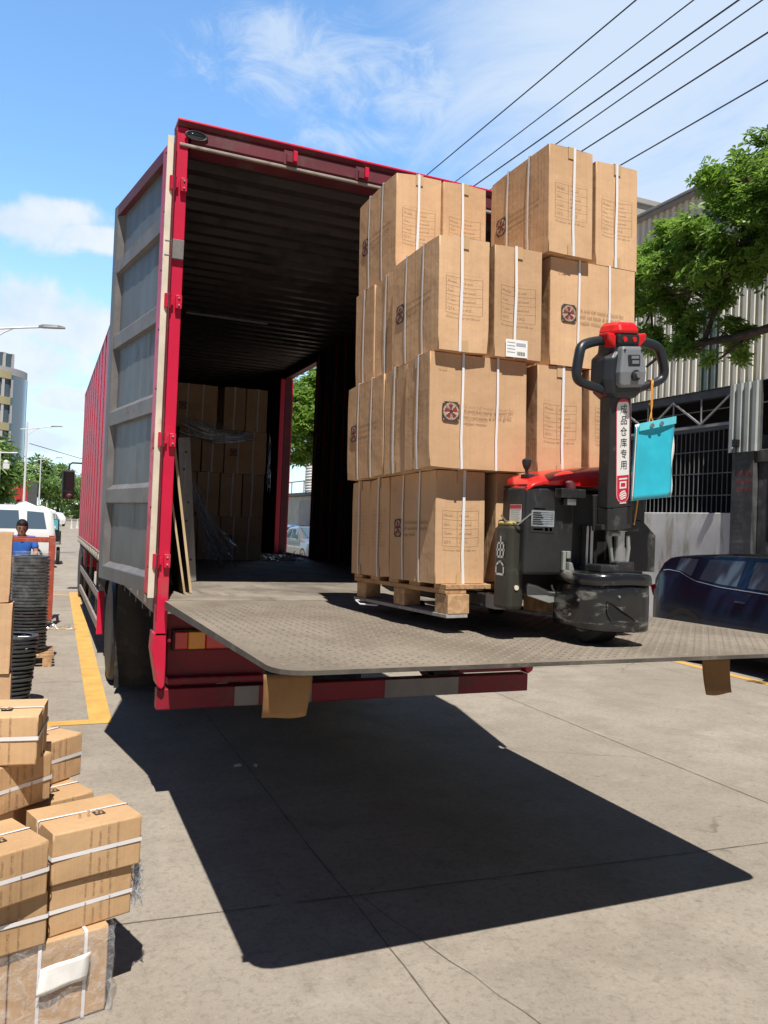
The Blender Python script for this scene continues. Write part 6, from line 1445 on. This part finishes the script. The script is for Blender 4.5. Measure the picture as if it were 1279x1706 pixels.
tr_ = MB(); y = 9.7
tr_.box(FX+.0, FX+.018, 9.62, 24, 3.50, 3.545); i = 0
while y < 23.5:
    tr_.beam((FX+.0, y, 4.0), (FX+.0, y+.65, 3.55), .03, .03); tr_.beam((FX+.0, y+1.3, 4.0), (FX+.0, y+.65, 3.55), .03, .03); tr_.beam((FX+.012, y+.65, 3.99), (FX+.012, y+.65, 3.55), .022, .022); tr_.beam((FX+.012, y, 3.99), (FX+.012, y, 3.55), .022, .022); y += 1.3
F(tr_, 'truss', 'truss_grey')
m = MB(); y = 9.68
while y < 23.9: m.cyl((FX+.06, y, 2.06), (FX+.06, y, 3.45), .010, 6); y += .105
for z in (2.35, 2.72, 3.10): m.box(FX+.052, FX+.068, 9.62, 24, z-.008, z+.008)
F(m, 'window_bars', 'bar_grey')
m = MB(); m.box(FX, FX+.22, 9.60, 24, 0, 2.055); F(m, 'low_wall', 'white_wash', .01)
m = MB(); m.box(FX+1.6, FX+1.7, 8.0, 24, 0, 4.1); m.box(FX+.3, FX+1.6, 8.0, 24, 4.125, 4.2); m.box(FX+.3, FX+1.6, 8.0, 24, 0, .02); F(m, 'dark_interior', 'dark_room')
m = MB(); m.box(FX-.05, FX+.40, 9.17, 9.60, 0, 3.30); pil = F(m, 'pillar', 'pillar_dark', .01)
t_ = MB(); rnd = random.Random(6)
for k, (z, s) in enumerate(((2.66, .085), (2.53, .085), (2.40, .085))): t_.text(('仓库重地', '禁止停车', '注意安全')[k], s*.95, (FX-.053, 9.50, z), (0, -1, 0), (0, 0, 1), 0)
t_.build('pillar_lettering', 'red_text', pil)
t_ = MB()
for k in range(14): t_.text(('1380 2257', '0757-8', '电话 136', '开锁 补')[k % 4], .045, (FX-.053, 9.53-rnd.uniform(0, .06), 2.84-k*.075 if k < 1 else 2.33-(k-1)*.085), (0, -1, .02), (0, 0, 1), 0)
t_.build('pillar_scrawl', 'bar_grey', pil)
m = crw(9.06, 9.665, 3.02, 4.125, FX-.06, .15, .03); F(m, 'cladding_panel', 'cladding_grey')
m = MB(); m.box(FX-.058, FX+.0, 9.07, 9.66, 3.03, 4.12); F(m, 'panel_backing', 'steel_dark')
m = MB(); m.box(FX-.17, FX-.062, 9.42, 9.50, 3.10, 3.22); m.cyl((FX-.12, 9.46, 2.98), (FX-.12, 9.46, 3.10), .012, 8); F(m, 'camera_box', 'trim_black', .01)
m = MB(); m.box(FX+.02, FX+.10, 6.6, 9.165, 2.85, 3.05); m.box(FX+.05, FX+.10, 8.95, 9.16, 0, 2.85); F(m, 'gate_frame', 'pillar_dark', .01)
m = MB(); m.box(FX+.06, FX+.11, 6.8, 8.94, .02, 2.849); F(m, 'steel_gate', 'steel_dark'); 
m = MB(); m.box(FX+.02, FX+.055, 8.30, 8.85, 1.9, 2.84); F(m, 'gate_poster', 'cladding_grey')
m = MB(); m.box(FX, FX+.2, -2, 6.6, 0, 4.13); F(m, 'front_wall', 'white_wash', .01)
m = MB(); m.box(FX+.01, FX+8, 23.8, 24, 0, 7.6); m.box(FX+.01, FX+8, -2, -1.8, 0, 7.6); F(m, 'end_wall', 'cladding_grey')
cb = thing('concrete_building', 'grey concrete building rising behind the corrugated factory roof', 'building', (15, 14.5, 0))
m = MB(); m.box(10.75, 21, 14.0, 22, 0, 8.95); m.build('wall', 'concrete_wall', cb, .02); m = MB(); m.box(10.70, 21.05, 13.94, 22.06, 8.951, 9.07); m.build('parapet', 'concrete_wall', cb, .01)
# low shed, tanks beyond the tree
sh = thing('shed', 'low grey shed with a dark roof edge seen through the truck side doorway', 'shed', (11.5, 33, 0))
m = MB(); m.box(10.6, 14, 25, 46, 0, 2.72); m.build('wall', 'cladding_grey', sh, .02); m = MB(); m.box(10.35, 14.2, 24.8, 46, 2.721, 2.86); m.build('roof', 'steel_dark', sh, .01)
m = MB(); m.box(10.57, 10.599, 32.2, 34.6, .1, 2.5); m.build('shutter', 'truss_grey', sh); m = MB(); m.box(10.57, 10.599, 29.0, 31.8, .1, 2.5); m.build('shutter', 'steel_dark', sh)
for i, (y, h, lb) in enumerate(((36.2, 4.6, 'ribbed white storage tank on the shed roof, left of two'), (33.9, 4.35, 'plain white storage tank on the shed roof, right of two'))):
    tk = thing('storage_tank', lb, 'tank', (12, y, 2.86)); m = MB(); prof = [(.62, 2.861)]
    for k in range(12): z = 2.9+k*(h-3.0)/12; prof += [(.66, z), (.68, z+.04), (.66, z+.08)] if i == 0 else [(.55, z)]
    prof += [(.5, h), (.2, h+.12)]; m.lathe(prof, (12, y, 0), 'z', 28); m.build('shell', 'canvas_white', tk)
    m = MB(); m.cyl((12, y, h+.12), (12, y, h+.2), .16, 14); m.build('lid', 'truss_grey', tk)
m = MB(); m.tube([(11.2, 46, 3.5), (11.2, 25, 3.5)], .03, 6); 
for y in range(26, 46, 2): m.tube([(11.2, y, 2.862), (11.2, y, 3.5)], .025, 6)
tag(m.build('railing', 'steel_dusty'), 'thin pipe railing along the shed roof in front of the tanks', 'railing')

# ------------------------------------------------------------------ power cables overhead
mat('cable_dark', (.025, .027, .032), .5, var=0)
names = ('leftmost of the six overhead cables', 'second from the left of the six overhead cables', 'third from the left of the six overhead cables, thickest', 'fourth from the left of the six overhead cables', 'fifth from the left of the six overhead cables', 'rightmost of the six overhead cables')
for k, (xa, xb, r) in enumerate(((7.19, 6.97, .011), (7.878, 7.639, .010), (8.407, 8.021, .013), (8.695, 8.544, .011), (9.347, 9.035, .013), (10.373, 10.107, .013))):
    sl = (xb-xa)/6.3; pts = []
    for i in range(41): y = -14+i*2.6; t = (y+14)/104; pts.append((xa+sl*(y-8.6)*.5, y, 9.0+ (.0 if k % 2 else .0)+ .00012*(y-12)**2))
    m = MB(); m.tube(pts, r, 6); tag(m.build('power_cable', 'cable_dark'), names[k], 'cable', 'overhead power cables')

# ------------------------------------------------------------------ street on the left: lamps, canopies, buildings
mat('lamp_pole', (.62, .63, .64), .45, var=.05); mat('lamp_head', (.16, .17, .18), .4, var=.1)
def street_lamp():
    t = thing('street_lamp', '', 'street lamp', (0, 0, 0), 0, 'street lamps along the road')
    m = MB(); m.tube([(0, 0, 0), (0, 0, 4), (0, 0, 8.1)], [.10, .08, .055], 12); m.lathe([(.16, 0), (.16, .35), (.11, .45)], (0, 0, 0), 'z', 14); m.build('pole', 'lamp_pole', t)
    m = MB(); m.tube([(.0, 0, 7.55), (.9, 0, 7.72), (1.75, 0, 7.86)], .035, 8); m.tube([(.0, 0, 7.05), (.55, 0, 7.52), (.85, 0, 7.70)], .022, 6); m.tube([(.0, 0, 7.55), (-.45, 0, 7.50)], .03, 6); m.build('arm', 'lamp_pole', t)
    m = MB(); m.loft([[(x, w, z-.02), (x, -w, z-.02), (x, -w*.8, z+h), (x, w*.8, z+h)] for x, w, z, h in ((1.6, .05, 7.84, .05), (1.75, .13, 7.86, .08), (2.2, .14, 7.90, .07), (2.45, .10, 7.92, .02))], 0, False); m.build('lamp_head', 'lamp_head', t)
    return t
LP = [((-2.05, 29.5), 'nearest street lamp, only its arm and head inside the left picture edge'), ((-1.42, 64.5), 'white street lamp rising behind the canopy, in front of the round building'), ((-.62, 103), 'third street lamp along the road, right of the tallest pole'), ((.35, 150), 'small far street lamp above the tree tops'), ((.95, 190), 'farthest street lamp, tiny beside the mirror')]
l0 = street_lamp(); l0.location = (*LP[0][0], 0); l0['label'] = LP[0][1]
for (p, lb) in LP[1:]: dup(l0, (*p, 0), None, lb)
cp = thing('camera_pole', 'short white pole with a white camera housing by the trees at the left', 'pole', (-2.55, 52, 0))
m = MB(); m.tube([(-2.55, 52, 0), (-2.55, 52, 5.0)], .07, 10); m.build('pole', 'lamp_pole', cp); m = MB(); m.tube([(-2.55, 52, 4.9), (-1.6, 52, 4.95)], .04, 8); m.build('arm', 'lamp_pole', cp); m = MB(); m.box(-2.35, -2.0, 51.8, 52.2, 3.95, 4.25); m.ball((-2.2, 52, 4.35), .14); m.build('camera_housing', 'lamp_pole', cp, .02)
def canopy(c, w, h, label, mt):
    t = thing('canopy', label, 'canopy', (c[0], c[1], 0)); x, y = c
    m = MB(); m.add([(x-w, y-w, h), (x+w, y-w, h), (x+w, y+w, h), (x-w, y+w, h), (x, y, h+.42), (x-w, y-w, h-.2), (x+w, y-w, h-.2), (x+w, y+w, h-.2), (x-w, y+w, h-.2)], [(0, 1, 4), (1, 2, 4), (2, 3, 4), (3, 0, 4), (0, 1, 6, 5), (1, 2, 7, 6), (2, 3, 8, 7), (3, 0, 5, 8)]); m.build('cover', mt, t)
    for sx in (-1, 1):
        for sy in (-1, 1): m = MB(); m.cyl((x+sx*w*.96, y+sy*w*.96, 0), (x+sx*w*.96, y+sy*w*.96, h), .03, 8); m.build('post', 'lamp_pole', t)
canopy((-1.0, 50.5), 1.0, 1.66, 'white peaked canopy tent standing beyond the microvan', 'canvas_white'); canopy((-.2, 72), 1.1, 1.55, 'lower white canopy tent right of the peaked one', 'canvas_white')
mat('cone_white', (.6, .6, .58), .6)
for i, (x, y) in enumerate(((2.35, 78), (2.9, 80), (3.35, 82))): m = MB(); m.lathe([(.2, 0), (.2, .04), (.13, .05), (.03, .85), (.01, .86)], (x, y, 0), 'z', 14); tag(m.build('traffic_cone', 'cone_white'), ('pale bollard cone far down the road, left of three', 'pale bollard cone far down the road, middle of three', 'pale bollard cone far down the road, right of three')[i], 'cone', 'cones far down the road')
mat('bldg_red', (.42, .03, .03), .6, var=.1); mat('bldg_yellow', (.41, .37, .22), .7, var=.08); mat('bldg_grey', (.40, .41, .42), .6, var=.08); mat_glass('bldg_glass', (.10, .15, .19), .12); mat('bldg_slab', (.50, .50, .50), .7, var=.06)
rb = thing('shop_building', 'low red shop building with a dark side at the left behind the trees', 'building', (-3, 86, 0))
m = MB(); m.box(-9, -1.55, 86, 92, 0, 4.5); m.build('wall', 'bldg_red', rb, .02); m = MB(); m.box(-1.549, -.75, 86, 92, 0, 4.4); m.build('side_wall', 'steel_dark', rb, .02); m = MB(); m.box(-8.5, -1.9, 85.95, 85.995, .2, 2.3); m.build('shopfront', 'bldg_slab', rb)
# round-cornered building with yellow bands
rbld = thing('round_building', 'round-cornered building with yellow storey bands and a glass curve at the left', 'building', (-9.5, 124, 0))
cx, cy, rr = -9.6, 126, 6.6
def arc(a0, a1, r, z0, z1, nm, mt, n=20, par=None):
    m = MB(); m.loft([[(cx+q*math.cos(R(a0+(a1-a0)*k/n)), cy+q*math.sin(R(a0+(a1-a0)*k/n)), z) for k in range(n+1)] for q, z in ((r-.3, z0), (r, z0), (r, z1), (r-.3, z1), (r-.3, z0))], 0, True, False, False); return m.build(nm, mt, par or rbld)
arc(150, 440, rr-.4, 0, 20.4, 'core', 'bldg_slab', 40)
arc(315, 352, rr, 3, 20.0, 'glass_curve', 'bldg_glass'); arc(353, 440, rr, 0, 20.0, 'cladding', 'bldg_grey'); arc(240, 352, rr+.02, 20.01, 21.0, 'parapet', 'bldg_grey')
for i in range(5):
    z = 5.2+i*3.55; arc(240, 314.5, rr+.05, z, z+1.05, 'yellow_band', 'bldg_yellow')
    for k in range(6): a = 246+k*12; f = arc(a, a+8.5, rr-.2, z+1.06, z+3.5, 'window', 'bldg_glass', 5); arc(a+8.51, a+12, rr, z+1.06, z+3.54, 'mullion', 'bldg_slab', 3)
m = MB(); m.box(-9.5, -8.2, 121.5, 122.5, 21, 21.5); m.build('roof_hut', 'bldg_slab', rbld)
m = MB(); m.tube([(-5.2, 122.6, 21), (-5.2, 122.6, 22)], .25, 8); m.tube([(-6.8, 121, 21), (-6.8, 121, 22.3)], .3, 8); m.build('roof_vents', 'bldg_slab', rbld)
m = MB(); m.tube([(-1.3, 70, 6.9), (4, 84, 6.6), (14, 110, 6.9)], .03, 5); tag(m.build('power_cable', 'cable_dark'), 'thin far wire crossing the road behind the lamps', 'cable')
